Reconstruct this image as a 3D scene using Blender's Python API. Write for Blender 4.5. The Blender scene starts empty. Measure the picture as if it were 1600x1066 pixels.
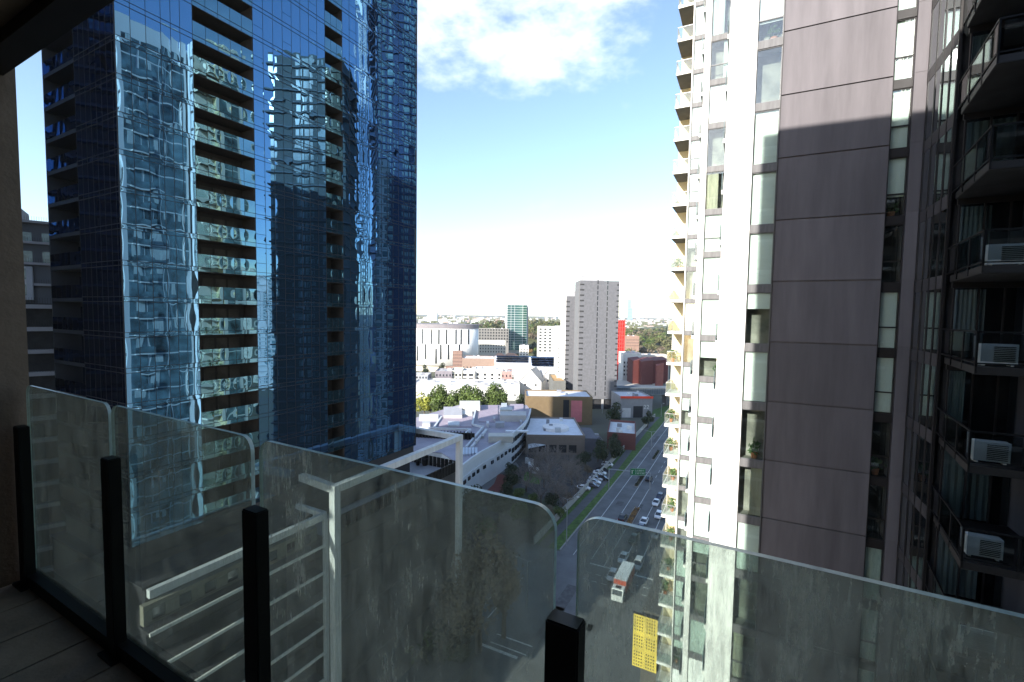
import bpy, bmesh, math, random
from mathutils import Vector, Matrix
R_ = math.radians
random.seed(7)
sc = bpy.context.scene
col = sc.collection
EZ = 55.0                      # eye height above the street
F = 731.0                      # focal length in pixels of the 1600 px wide photograph
PITCH, ROLL = R_(3.29), R_(0.85)
TH = R_(26.8)                  # city grid, clockwise from the view axis

# ------------------------------------------------------------------ camera
fw = Vector((0, math.cos(PITCH), -math.sin(PITCH)))
r0 = Vector((1, 0, 0)); u0 = r0.cross(fw)
rt = math.cos(ROLL) * r0 + math.sin(ROLL) * u0
up = -math.sin(ROLL) * r0 + math.cos(ROLL) * u0
EYE = Vector((0, 0, EZ))
cam_d = bpy.data.cameras.new('camera'); cam = bpy.data.objects.new('camera', cam_d); col.objects.link(cam)
cam_d.sensor_width = 36; cam_d.lens = 36 * F / 1600; cam_d.clip_start = 0.05; cam_d.clip_end = 30000
m = Matrix((rt, up, -fw)).transposed().to_4x4(); m.translation = EYE
cam.matrix_world = m
sc.camera = cam

def ray(px, py):
    return fw + ((px - 800) / F) * rt + ((533 - py) / F) * up
def at(px, py, z):
    d = ray(px, py); return EYE + d * (z / d.y)
def gnd(px, py, h=0.0):
    d = ray(px, py); return EYE + d * ((h - EZ) / d.z)
GX = Vector((math.cos(TH), -math.sin(TH), 0)); GY = Vector((math.sin(TH), math.cos(TH), 0))
def G(a, b, z=0.0):
    p = GX * a + GY * b; p.z = z; return p
def ab(p):
    return p.dot(GX), p.dot(GY)

# ------------------------------------------------------------------ materials
def nodes_of(m):
    m.use_nodes = True; nt = m.node_tree; nt.nodes.clear(); return nt, nt.nodes, nt.links
def mat(name, c, rough=0.7, var=0.15, scale=1.5, bump=0.0, metal=0.0, spec=0.4, streak=False, c2=None, detail=6):
    m = bpy.data.materials.new(name); nt, N, L = nodes_of(m)
    o = N.new('ShaderNodeOutputMaterial'); b = N.new('ShaderNodeBsdfPrincipled')
    b.inputs['Roughness'].default_value = rough; b.inputs['Metallic'].default_value = metal
    b.inputs['Specular IOR Level'].default_value = spec
    L.new(b.outputs[0], o.inputs[0])
    tc = N.new('ShaderNodeTexCoord'); mp = N.new('ShaderNodeMapping'); L.new(tc.outputs['Object'], mp.inputs[0])
    if streak: mp.inputs['Scale'].default_value = (1, 1, 0.12)
    n = N.new('ShaderNodeTexNoise'); n.inputs['Scale'].default_value = scale; n.inputs['Detail'].default_value = detail
    n.inputs['Roughness'].default_value = 0.6
    L.new(mp.outputs[0], n.inputs['Vector'])
    mr = N.new('ShaderNodeMapRange'); mr.inputs[1].default_value = 0.3; mr.inputs[2].default_value = 0.7
    L.new(n.outputs['Fac'], mr.inputs[0])
    mx = N.new('ShaderNodeMix'); mx.data_type = 'RGBA'
    a = [max(0, x * (1 - var)) for x in c]; d = [min(1, x * (1 + var)) for x in c] if c2 is None else c2
    mx.inputs[6].default_value = (*a, 1); mx.inputs[7].default_value = (*d, 1)
    L.new(mr.outputs[0], mx.inputs[0]); L.new(mx.outputs[2], b.inputs['Base Color'])
    if bump:
        bp = N.new('ShaderNodeBump'); bp.inputs['Strength'].default_value = bump; bp.inputs['Distance'].default_value = 0.02
        n2 = N.new('ShaderNodeTexNoise'); n2.inputs['Scale'].default_value = scale * 12; n2.inputs['Detail'].default_value = 4
        L.new(tc.outputs['Object'], n2.inputs['Vector'])
        L.new(n2.outputs['Fac'], bp.inputs['Height']); L.new(bp.outputs[0], b.inputs['Normal'])
    return m
def mirror_glass(name, tint, rough=0.01, wav=0.0, dark=(0.01, 0.012, 0.016), f0=0.35):
    """coated facade glass: a tinted reflection over a dark room, stronger at grazing angles"""
    m = bpy.data.materials.new(name); nt, N, L = nodes_of(m)
    o = N.new('ShaderNodeOutputMaterial'); g = N.new('ShaderNodeBsdfGlossy'); g.inputs['Roughness'].default_value = rough
    g.inputs['Color'].default_value = (*tint, 1)
    d = N.new('ShaderNodeBsdfDiffuse'); d.inputs['Color'].default_value = (*dark, 1)
    lw = N.new('ShaderNodeLayerWeight'); lw.inputs['Blend'].default_value = 0.35
    mr = N.new('ShaderNodeMapRange'); mr.inputs[3].default_value = f0; mr.inputs[4].default_value = 1.0
    L.new(lw.outputs['Facing'], mr.inputs[0])
    mx = N.new('ShaderNodeMixShader'); L.new(mr.outputs[0], mx.inputs[0]); L.new(d.outputs[0], mx.inputs[1]); L.new(g.outputs[0], mx.inputs[2])
    L.new(mx.outputs[0], o.inputs[0])
    if wav:
        tc = N.new('ShaderNodeTexCoord')
        n = N.new('ShaderNodeTexNoise'); n.inputs['Scale'].default_value = 0.7; n.inputs['Detail'].default_value = 0.5
        L.new(tc.outputs['Object'], n.inputs['Vector'])
        bp = N.new('ShaderNodeBump'); bp.inputs['Strength'].default_value = 1.0; bp.inputs['Distance'].default_value = wav
        L.new(n.outputs['Fac'], bp.inputs['Height']); L.new(bp.outputs[0], g.inputs['Normal'])
    return m
def clear_glass(name, tint=(0.86, 0.93, 0.91), refl=0.08, top=0.9):
    m = bpy.data.materials.new(name); nt, N, L = nodes_of(m)
    o = N.new('ShaderNodeOutputMaterial'); t = N.new('ShaderNodeBsdfTransparent'); t.inputs[0].default_value = (*tint, 1)
    g = N.new('ShaderNodeBsdfGlossy'); g.inputs['Roughness'].default_value = 0.01
    lw = N.new('ShaderNodeLayerWeight'); lw.inputs['Blend'].default_value = 0.25
    mr = N.new('ShaderNodeMapRange'); mr.inputs[3].default_value = refl; mr.inputs[4].default_value = top
    L.new(lw.outputs['Facing'], mr.inputs[0])
    mx = N.new('ShaderNodeMixShader'); L.new(mr.outputs[0], mx.inputs[0]); L.new(t.outputs[0], mx.inputs[1]); L.new(g.outputs[0], mx.inputs[2])
    L.new(mx.outputs[0], o.inputs[0])
    return m
def dirty_glass(name, seed, amt=0.55, base=0.035):
    m = bpy.data.materials.new(name); nt, N, L = nodes_of(m)
    o = N.new('ShaderNodeOutputMaterial'); t = N.new('ShaderNodeBsdfTransparent'); t.inputs[0].default_value = (0.68, 0.75, 0.72, 1)
    g = N.new('ShaderNodeBsdfGlossy'); g.inputs['Roughness'].default_value = 0.02
    lw = N.new('ShaderNodeLayerWeight'); lw.inputs['Blend'].default_value = 0.2
    mr = N.new('ShaderNodeMapRange'); mr.inputs[3].default_value = 0.04; mr.inputs[4].default_value = 0.6
    L.new(lw.outputs['Facing'], mr.inputs[0])
    clean = N.new('ShaderNodeMixShader'); L.new(mr.outputs[0], clean.inputs[0]); L.new(t.outputs[0], clean.inputs[1]); L.new(g.outputs[0], clean.inputs[2])
    df = N.new('ShaderNodeBsdfDiffuse'); tl = N.new('ShaderNodeBsdfTranslucent')
    for q in (df, tl): q.inputs[0].default_value = (0.60, 0.61, 0.56, 1)
    dm = N.new('ShaderNodeMixShader'); dm.inputs[0].default_value = 0.6; L.new(df.outputs[0], dm.inputs[1]); L.new(tl.outputs[0], dm.inputs[2])
    tc = N.new('ShaderNodeTexCoord')
    def noise(sc_, scale, det, ro=0.6, loc=0):
        mp = N.new('ShaderNodeMapping'); mp.inputs['Scale'].default_value = sc_; mp.inputs['Location'].default_value = (seed * 3.7 + loc, 1, seed)
        L.new(tc.outputs['Object'], mp.inputs[0]); n = N.new('ShaderNodeTexNoise'); n.inputs['Scale'].default_value = scale
        n.inputs['Detail'].default_value = det; n.inputs['Roughness'].default_value = ro
        L.new(mp.outputs[0], n.inputs['Vector']); return n.outputs['Fac']
    def rng(v, a, b, c=0, d=1):
        q = N.new('ShaderNodeMapRange'); q.inputs[1].default_value = a; q.inputs[2].default_value = b
        q.inputs[3].default_value = c; q.inputs[4].default_value = d; L.new(v, q.inputs[0]); return q.outputs[0]
    def mul(a, b, op='MULTIPLY'):
        q = N.new('ShaderNodeMath'); q.operation = op
        for i, v in enumerate((a, b)):
            if isinstance(v, float): q.inputs[i].default_value = v
            else: L.new(v, q.inputs[i])
        return q.outputs[0]
    streaks = rng(noise((1, 1, 0.10), 38, 8, 0.75), 0.40, 0.74)          # run-off streaks
    fine = rng(noise((1, 1, 0.16), 120, 5, loc=5), 0.42, 0.72)
    blot = rng(noise((1, 1, 0.55), 9, 8, 0.75, loc=9), 0.46, 0.66)
    wide = rng(noise((1, 1, 0.5), 1.8, 3, loc=2), 0.3, 0.7, 0.35, 1.0)
    s = mul(mul(streaks, 0.19), mul(mul(fine, 0.15), mul(blot, 0.20), 'ADD'), 'ADD')
    s = mul(mul(mul(s, wide), float(amt)), float(base), 'ADD')
    s.node.use_clamp = True
    fin = N.new('ShaderNodeMixShader'); L.new(s, fin.inputs[0]); L.new(clean.outputs[0], fin.inputs[1]); L.new(dm.outputs[0], fin.inputs[2])
    L.new(fin.outputs[0], o.inputs[0])
    return m

M = {}
M['concrete_own'] = mat('own balcony concrete', (0.15, 0.115, 0.085), 0.85, 0.15, 3, 0.3)
M['paver'] = mat('balcony paver', (0.25, 0.205, 0.165), 0.8, 0.25, 5, 0.3)
M['black'] = mat('black powder coat', (0.006, 0.006, 0.007), 0.5, 0.2, 6, spec=0.2)
M['bronze'] = mat('dark anodised frame', (0.017, 0.014, 0.014), 0.5, 0.2, 3)
M['mull'] = mat('tower mullion', (0.012, 0.015, 0.022), 0.5, 0.2, 3)
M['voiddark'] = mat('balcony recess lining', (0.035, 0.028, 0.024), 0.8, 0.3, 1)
M['timber_door'] = mat('balcony door and wall', (0.055, 0.045, 0.036), 0.6, 0.6, 0.8)
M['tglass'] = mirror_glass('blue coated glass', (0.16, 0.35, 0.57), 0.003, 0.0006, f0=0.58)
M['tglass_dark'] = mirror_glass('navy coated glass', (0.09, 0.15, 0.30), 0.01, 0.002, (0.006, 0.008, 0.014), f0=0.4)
M['bglass'] = mirror_glass('balustrade coated glass', (0.17, 0.34, 0.43), 0.004, 0.0015, f0=0.6)
M['white_render'] = mat('white render', (0.80, 0.79, 0.76), 0.8, 0.05, 0.6, streak=True)
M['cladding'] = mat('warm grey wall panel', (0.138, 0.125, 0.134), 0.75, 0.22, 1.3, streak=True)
def storey_tone(m, step, off, lo=.82, hi=1.12):
    nt, N_, L_ = m.node_tree, m.node_tree.nodes, m.node_tree.links; b = next(n for n in N_ if n.type == 'BSDF_PRINCIPLED'); src = b.inputs['Base Color'].links[0].from_socket
    tc = N_.new('ShaderNodeTexCoord'); s = N_.new('ShaderNodeSeparateXYZ'); L_.new(tc.outputs['Object'], s.inputs[0])
    a = N_.new('ShaderNodeMath'); a.operation = 'ADD'; a.inputs[1].default_value = off; L_.new(s.outputs[2], a.inputs[0])
    d = N_.new('ShaderNodeMath'); d.operation = 'DIVIDE'; d.inputs[1].default_value = step; L_.new(a.outputs[0], d.inputs[0])
    f = N_.new('ShaderNodeMath'); f.operation = 'FLOOR'; L_.new(d.outputs[0], f.inputs[0])
    wn = N_.new('ShaderNodeTexWhiteNoise'); wn.noise_dimensions = '1D'; L_.new(f.outputs[0], wn.inputs['W'])
    r = N_.new('ShaderNodeMapRange'); r.inputs[3].default_value = lo; r.inputs[4].default_value = hi; L_.new(wn.outputs['Value'], r.inputs[0])
    v = N_.new('ShaderNodeVectorMath'); v.operation = 'SCALE'; L_.new(src, v.inputs[0]); L_.new(r.outputs[0], v.inputs['Scale']); L_.new(v.outputs[0], b.inputs['Base Color'])
storey_tone(M['cladding'], 3.0, 3 * 40 - (EZ - 1.19) % 3, .86, 1.10)
M['groove'] = mat('panel joint', (0.03, 0.028, 0.03), 0.9, 0.1)
M['spandrel'] = mat('weathered grey window band', (0.125, 0.122, 0.125), 0.6, 0.35, 4, streak=True)
M['wframe'] = mat('grey window frame', (0.13, 0.13, 0.135), 0.5, 0.15, 3)
M['yellow_render'] = mat('cream yellow render', (0.62, 0.54, 0.36), 0.8, 0.06, 0.7, streak=True)
M['soffit'] = mat('balcony soffit', (0.13, 0.115, 0.09), 0.9, 0.15, 1)
M['slabw'] = mat('white slab edge', (0.76, 0.75, 0.71), 0.7, 0.06, 2)
M['blind'] = mat('white roller blind', (0.80, 0.81, 0.79), 0.8, 0.03, 1)
M['curtain'] = mat('pale curtain', (0.55, 0.60, 0.58), 0.9, 0.25, 6, streak=True)
M['curtain2'] = mat('cream curtain', (0.60, 0.56, 0.47), 0.9, 0.2, 6, streak=True)
M['room'] = mat('room interior', (0.24, 0.225, 0.20), 0.9, 0.5, 0.9)
M['roomd'] = mat('dim room interior', (0.03, 0.03, 0.032), 0.9, 0.4, 0.9)  # room colour darkened to stand for shade; also used in slots and openings
M['wpane'] = clear_glass('window pane', (0.91, 0.96, 0.94), 0.08)
M['gpane'] = clear_glass('balustrade pane', (0.90, 0.95, 0.93), 0.05)
M['smoke'] = clear_glass('smoked pane', (0.58, 0.62, 0.63), 0.02, 0.35)
M['teal'] = mat('teal window glass', (0.13, 0.20, 0.22), 0.15, 0.8, 0.45)
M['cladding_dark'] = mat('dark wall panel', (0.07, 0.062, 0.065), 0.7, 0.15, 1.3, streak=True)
M['acwhite'] = mat('air conditioner white', (0.8, 0.8, 0.77), 0.5, 0.05)
M['terracotta'] = mat('terracotta', (0.45, 0.18, 0.09), 0.8, 0.15)
M['leafpot'] = mat('pot plant leaves', (0.07, 0.13, 0.04), 0.6, 0.4, 20)
M['tan'] = mat('tan household things', (0.45, 0.33, 0.18), 0.7, 0.3, 5)
M['asphalt'] = mat('asphalt road', (0.125, 0.127, 0.130), 0.85, 0.30, 0.16, 0.3)
M['asphalt2'] = mat('car park asphalt', (0.065, 0.062, 0.060), 0.9, 0.3, 0.2, 0.3)
M['paint'] = mat('road paint', (0.62, 0.62, 0.60), 0.7, 0.2, 2)
M['kerb'] = mat('kerb concrete', (0.28, 0.27, 0.25), 0.85, 0.15, 1)
M['path'] = mat('footpath asphalt', (0.10, 0.10, 0.105), 0.9, 0.15, 0.6)
M['grass'] = mat('verge grass', (0.065, 0.12, 0.022), 0.9, 0.5, 0.8, 0.6)
M['earth'] = mat('city ground', (0.17, 0.165, 0.15), 0.95, 0.4, 0.02, c2=(0.10, 0.11, 0.07))
M['concwall'] = mat('barrier concrete', (0.36, 0.35, 0.33), 0.85, 0.12, 0.8)
M['metal'] = mat('galvanised pole', (0.35, 0.36, 0.37), 0.45, 0.1, 2, metal=0.4)
M['paintwhite'] = mat('white painted steel frame', (0.58, 0.59, 0.60), 0.5, 0.14, 1.6, streak=True)
M['beige'] = mat('beige podium wall', (0.22, 0.21, 0.17), 0.8, 0.2, 0.9)
M['dark_deck'] = mat('podium deck', (0.035, 0.035, 0.04), 0.85, 0.25, 0.5)
M['palepave'] = mat('terrace paving', (0.30, 0.31, 0.34), 0.8, 0.12, 0.6)
M['foliage'] = mat('tree foliage', (0.075, 0.110, 0.022), 0.6, 0.6, 0.35)
M['foliage2'] = mat('olive foliage', (0.105, 0.105, 0.040), 0.7, 0.5, 0.15)
M['foliage3'] = mat('dark foliage', (0.030, 0.045, 0.018), 0.7, 0.5, 0.3)
M['autumn'] = mat('autumn foliage', (0.28, 0.17, 0.06), 0.7, 0.5, 0.4)
M['greybrown'] = mat('brown grey foliage', (0.16, 0.125, 0.085), 0.8, 0.4, 0.15)
M['yellowleaf'] = mat('yellow green foliage', (0.26, 0.27, 0.04), 0.7, 0.4, 0.4)
M['bark'] = mat('bark', (0.13, 0.105, 0.085), 0.9, 0.3, 2)
M['twig'] = mat('bare twigs', (0.19, 0.16, 0.14), 0.9, 0.3, 2)
M['glassdark'] = mirror_glass('dark window', (0.30, 0.34, 0.38), 0.03, 0, (0.03, 0.032, 0.035), f0=0.12)
M['tyre'] = mat('tyre rubber', (0.012, 0.012, 0.012), 0.9, 0.1)
M['rim'] = mat('wheel rim', (0.35, 0.35, 0.36), 0.3, 0.05, metal=0.8)
M['lamp_front'] = mat('headlight lens', (0.75, 0.75, 0.72), 0.2, 0.02)
M['lamp_rear'] = mat('tail light lens', (0.35, 0.02, 0.02), 0.3, 0.02)
_cc = {}
def cmat(c, rough=0.75, var=0.10, scale=0.5, name='painted wall', **k):
    key = (tuple(c), rough, var, name)
    if key not in _cc: _cc[key] = mat(name, c, rough, var, scale, **k)
    return _cc[key]

# ------------------------------------------------------------------ mesh builder
class MB:
    def __init__(s, off=(0, 0, 0)):
        s.v = []; s.f = []; s.mi = []; s.o = Vector(off); s.cur = 0; s.sm = []; s.smooth = False
    def add(s, vs, fs):
        n = len(s.v); s.v += [Vector(p) - s.o for p in vs]
        s.f += [[i + n for i in f] for f in fs]; s.mi += [s.cur] * len(fs); s.sm += [s.smooth] * len(fs)
    def box(s, x0, x1, y0, y1, z0, z1):
        if x0 > x1: x0, x1 = x1, x0
        if y0 > y1: y0, y1 = y1, y0
        if z0 > z1: z0, z1 = z1, z0
        s.add([(x0, y0, z0), (x1, y0, z0), (x1, y1, z0), (x0, y1, z0), (x0, y0, z1), (x1, y0, z1), (x1, y1, z1), (x0, y1, z1)],
              [[3, 2, 1, 0], [4, 5, 6, 7], [0, 1, 5, 4], [1, 2, 6, 5], [2, 3, 7, 6], [3, 0, 4, 7]])
    def quad(s, a, b, c, d): s.add([a, b, c, d], [[0, 1, 2, 3]])
    def tri(s, a, b, c): s.add([a, b, c], [[0, 1, 2]])
    def prism(s, poly, z0, z1, bottom=True):
        n = len(poly)
        A = sum(poly[i][0] * poly[(i + 1) % n][1] - poly[(i + 1) % n][0] * poly[i][1] for i in range(n))
        if A < 0: poly = poly[::-1]
        vs = [(p[0], p[1], z0) for p in poly] + [(p[0], p[1], z1) for p in poly]
        fs = [[i, (i + 1) % n, (i + 1) % n + n, i + n] for i in range(n)] + [list(range(n, 2 * n))]
        if bottom: fs.append(list(range(n))[::-1])
        s.add(vs, fs)
    def tube(s, p, q, r0, r1=None, n=6, cap=True):
        p = Vector(p); q = Vector(q); r1 = r0 if r1 is None else r1
        d = (q - p); 
        if d.length < 1e-6: return
        d.normalize(); a = d.orthogonal().normalized(); b = d.cross(a)
        vs = []
        for c, r in ((p, r0), (q, r1)):
            for i in range(n):
                t = 2 * math.pi * i / n; vs.append(c + (a * math.cos(t) + b * math.sin(t)) * r)
        fs = [[i, (i + 1) % n, (i + 1) % n + n, i + n] for i in range(n)]
        if cap: fs += [list(range(n))[::-1], list(range(n, 2 * n))]
        s.add(vs, fs)
    def beam(s, p, q, w, h):
        """rectangular bar between two points, w across, h upright"""
        p = Vector(p); q = Vector(q); d = (q - p).normalized()
        if abs(d.z) > 0.9: a = Vector((1, 0, 0)); b = Vector((0, 1, 0))
        else: a = d.cross(Vector((0, 0, 1))).normalized(); b = a.cross(d).normalized()
        vs = [c + a * (w / 2 * i) + b * (h / 2 * j) for c in (p, q) for i, j in ((-1, -1), (1, -1), (1, 1), (-1, 1))]
        s.add(vs, [[0, 1, 5, 4], [1, 2, 6, 5], [2, 3, 7, 6], [3, 0, 4, 7], [3, 2, 1, 0], [4, 5, 6, 7]])
    def build(s, name, mats, parent=None, label=None):
        me = bpy.data.meshes.new(name); me.from_pydata([tuple(p) for p in s.v], [], s.f)
        for m_ in (mats if isinstance(mats, (list, tuple)) else [mats]): me.materials.append(m_)
        me.polygons.foreach_set('material_index', s.mi); me.polygons.foreach_set('use_smooth', s.sm)
        me.update()
        o = bpy.data.objects.new(name, me); col.objects.link(o)
        if parent is not None: o.parent = parent
        if label: o['label'] = label
        return o
def tag(o, label=None, cat=None, group=None, kind=None):
    if label: o['label'] = label
    if cat: o['category'] = cat
    if group: o['group'] = group
    if kind: o['kind'] = kind
    return o
def thing(name, label, cat, loc=(0, 0, 0), rz=0.0, group=None):
    o = bpy.data.objects.new(name, None); col.objects.link(o); o.empty_display_size = 0.5
    o.location = loc; o.rotation_euler = (0, 0, rz)
    return tag(o, label, cat, group)
def copy_tree(o, parent=None):
    c = o.copy(); col.objects.link(c)
    if parent is not None: c.parent = parent
    for ch in [k for k in o.children]: copy_tree(ch, c)
    return c
def inst(o, parent, loc):
    """a copy of a part (and its sub-parts) at another place on the same thing"""
    c = copy_tree(o, parent); c.location = loc; return c
def struct(mb, name, m_):
    return tag(mb.build(name, m_), kind='structure')

# ------------------------------------------------------------------ light
SUN_AZ, SUN_EL = R_(180 + 42.5), R_(22)     # clockwise from the view axis
sd = Vector((math.sin(SUN_AZ) * math.cos(SUN_EL), math.cos(SUN_AZ) * math.cos(SUN_EL), math.sin(SUN_EL)))
ld = bpy.data.lights.new('sun', 'SUN'); ld.energy = 5.0; ld.angle = R_(0.5); ld.color = (1.0, 0.95, 0.87)
lo = bpy.data.objects.new('sun', ld); col.objects.link(lo)
lo.rotation_euler = sd.to_track_quat('Z', 'Y').to_euler(); lo.location = (-60, -60, 160)
w = bpy.data.worlds.new('World'); sc.world = w; w.use_nodes = True
nt = w.node_tree; N = nt.nodes; L = nt.links; N.clear()
wo = N.new('ShaderNodeOutputWorld'); bg = N.new('ShaderNodeBackground'); L.new(bg.outputs[0], wo.inputs[0])
sky = N.new('ShaderNodeTexSky'); sky.sky_type = 'NISHITA'; sky.sun_disc = False
sky.sun_elevation = SUN_EL; sky.sun_rotation = SUN_AZ % (2 * math.pi); sky.altitude = 50
sky.air_density = 1.0; sky.dust_density = 0.5; sky.ozone_density = 2.2
bg.inputs['Strength'].default_value = 0.15
tc = N.new('ShaderNodeTexCoord')
sp = N.new('ShaderNodeSeparateXYZ'); L.new(tc.outputs['Generated'], sp.inputs[0])
mp = N.new('ShaderNodeMapping'); mp.inputs['Scale'].default_value = (1, 1, 2.0); mp.inputs['Location'].default_value = (0.33, 0.1, 0.45); L.new(tc.outputs['Generated'], mp.inputs[0])
nz = N.new('ShaderNodeTexNoise'); nz.inputs['Scale'].default_value = 5.2; nz.inputs['Detail'].default_value = 9; nz.inputs['Roughness'].default_value = 0.6
L.new(mp.outputs[0], nz.inputs['Vector'])
def mrange(v, a, b, c=0.0, d=1.0):
    q = N.new('ShaderNodeMapRange'); q.interpolation_type = 'SMOOTHSTEP'
    q.inputs[1].default_value = a; q.inputs[2].default_value = b; q.inputs[3].default_value = c; q.inputs[4].default_value = d
    L.new(v, q.inputs[0]); return q.outputs[0]
def mth(op, a, b):
    q = N.new('ShaderNodeMath'); q.operation = op
    for i, v in enumerate((a, b)):
        if isinstance(v, (int, float)): q.inputs[i].default_value = v
        else: L.new(v, q.inputs[i])
    return q.outputs[0]
# the cloud bank ahead: an ellipse of the sky around one direction, broken up by noise
cdir = ray(805, 48).normalized()
ex = mth('MULTIPLY', mth('SUBTRACT', sp.outputs[0], cdir.x), 1 / 0.33)
ez = mth('MULTIPLY', mth('SUBTRACT', sp.outputs[2], cdir.z), 1 / 0.12)
rr = mth('ADD', mth('MULTIPLY', ex, ex), mth('MULTIPLY', ez, ez))
front = mrange(sp.outputs[1], 0.2, 0.5)
blob = mth('MULTIPLY', mrange(rr, 0.0, 1.25, 1.0, 0.0), front)
thr = mth('ADD', nz.outputs['Fac'], mth('MULTIPLY', blob, 0.34))
cl = mrange(thr, 0.64, 0.94, 0.0, 0.72)
cl2 = mth('MULTIPLY', cl, mrange(sp.outputs[2], 0.02, 0.2))
mx = N.new('ShaderNodeMix'); mx.data_type = 'RGBA'
L.new(cl2, mx.inputs[0]); hs = N.new('ShaderNodeHueSaturation'); hs.inputs['Saturation'].default_value = 0.96; hs.inputs['Value'].default_value = 1.04; L.new(sky.outputs[0], hs.inputs['Color']); L.new(hs.outputs[0], mx.inputs[6]); mx.inputs[7].default_value = (5.0, 5.3, 5.8, 1)
L.new(mx.outputs[2], bg.inputs['Color'])
vs = sc.view_settings; vs.view_transform = 'Standard'; vs.look = 'None'; vs.gamma = 1; vs.use_curve_mapping = False; vs.exposure = 1.15
sc.cycles.max_bounces = 10; sc.cycles.transparent_max_bounces = 24; sc.cycles.sample_clamp_indirect = 8
sc.cycles.caustics_reflective = True; sc.cycles.caustics_refractive = False
# ================================================================== SETTING
g = MB(); g.box(-9000, 9000, -400, 14000, -1.0, -0.02); struct(g, 'ground', M['earth'])
def gquad(name, m_, a0, a1, b0, b1, z):
    q = MB(); q.quad(G(a0, b0, z), G(a1, b0, z), G(a1, b1, z), G(a0, b1, z)); return struct(q, name, m_)
gquad('road', M['asphalt'], -37.2, -11, -40, 262, 0.02)
gquad('side_street', M['asphalt'], -140, -37.2, 66, 84, 0.012)
gquad('turning_lane', M['asphalt'], -46.5, -37.2, 84, 100, 0.008)
gquad('car_park', M['asphalt2'], -100, -44.2, 84.1, 200, 0.0)
gquad('verge', M['grass'], -43.4, -37.6, 100.5, 262, 0.05)
q = MB()
q.box(-37.55, -37.2, 100.5, 262, 0, 0.16); o = q.build('kerb', M['kerb']); o.rotation_euler.z = -TH; tag(o, kind='structure')
# foot path with a gentle bend inside the verge
q = MB(); pts = []
for i in range(33):
    b = 100.5 + i * 5.05; c = -41.7 + 1.0 * math.sin((b - 96) / 30.0); pts.append((c - 1.25, c + 1.25, b))
for (l0, r0_, b0), (l1, r1_, b1) in zip(pts, pts[1:]):
    q.quad(G(l0, b0, 0.10), G(r0_, b0, 0.10), G(r1_, b1, 0.10), G(l1, b1, 0.10))
struct(q, 'footpath', M['path'])
q = MB()
def stripe(a0, a1, b0, b1, z=0.028): q.quad(G(a0, b0, z), G(a1, b0, z), G(a1, b1, z), G(a0, b1, z))
for a in (-33.9,): stripe(a - .07, a + .07, 100, 262)
for a in (-29.6,): stripe(a - .07, a + .07, 100, 262)
for a in (-26.3, -22.8, -19.4):
    stripe(a - .07, a + .07, 98.5, 150)
    for k in range(18): stripe(a - .06, a + .06, 156 + k * 6, 159 + k * 6)
stripe(-29.4, -14, 98.0, 98.5); stripe(-36.6, -29.9, 68.2, 68.5); stripe(-36.6, -29.9, 66.0, 66.25); stripe(-38.5, -31, 64.6, 65.2)
stripe(-42.7, -42.5, 72, 88); stripe(-40.2, -40.0, 71, 86)
for k in range(7): stripe(-29 + k * 2, -27.9 + k * 2, 94.4, 94.6); stripe(-29 + k * 2, -27.9 + k * 2, 91.6, 91.8)
for k in range(6): stripe(-56 - k * 6, -53 - k * 6, 75, 75.15)
struct(q, 'road_markings', M['paint'])
q = MB(); rn_ = random.Random(3)
for i in range(26):
    a = rn_.uniform(-36.5, -17); b = rn_.uniform(66, 230); w_ = rn_.uniform(.6, 2.6); l_ = rn_.uniform(1.5, 12)
    q.quad(G(a, b, .024), G(a + w_, b, .024), G(a + w_, b + l_, .024), G(a, b + l_, .024))
x_ = struct(q, 'road_patches', mat('patched asphalt', (0.085, 0.085, 0.088), 0.9, 0.3, 1.0))
# two planted median strips
def median(name, b0, b1, a0, a1, lab):
    t = thing(name, lab, 'median', G((a0 + a1) / 2, (b0 + b1) / 2, 0), -TH, 'planted medians in the road')
    k = MB(); n = 10; w = (a1 - a0) / 2; l = (b1 - b0) / 2
    poly = [(w * math.cos(t_) , (l - w) * (1 if math.sin(t_) > 0 else -1) + w * math.sin(t_)) for t_ in [2 * math.pi * (i + .5) / (2 * n) for i in range(2 * n)]]
    k.prism(poly, 0.0, 0.16); k.build('kerb', M['kerb'], t)
    k = MB(); k.prism([(x * .82, y * .95) for x, y in poly], 0.16, 0.2)
    k.build('soil', cmat((0.10, 0.06, 0.04), name='planting soil'), t)
    k = MB(); rnd = random.Random(b0)
    for i in range(260):
        x = rnd.uniform(-w * .7, w * .7); y = rnd.uniform(-l * .9, l * .9); a = rnd.uniform(0, 6.3); s = rnd.uniform(.1, .28)
        k.tri((x, y, .2), (x + s * math.cos(a), y + s * math.sin(a), .25 + rnd.uniform(.1, .5)), (x - s * math.sin(a), y + s * math.cos(a), .25 + rnd.uniform(0, .4)))
    f = k.build('shrubs', M['autumn'] if b0 < 150 else M['foliage3'], t); f['kind'] = 'stuff'
median('planted_median', 119, 134, -27.3, -25.4, 'nearer oval planted median strip between the car queue and empty lanes')
median('planted_median', 150, 163, -31.2, -29.7, 'narrow planted median strip below the green road sign')
median('planted_median', 182, 196, -31.4, -30.2, 'farthest small median strip up the empty road')

# concrete barrier wall between the car park and the footpath
q = MB((-43.8, 100, 0))
for i in range(26):
    b = 100 + i * 6.2; q.box(-43.95, -43.65, b, b + 6.15, 0, 1.9)
o = q.build('barrier_wall', M['concwall']); o.location = G(-43.8, 100, 0); o.rotation_euler.z = -TH
tag(o, 'long pale concrete barrier wall between the car park and the footpath', 'wall')

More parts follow.
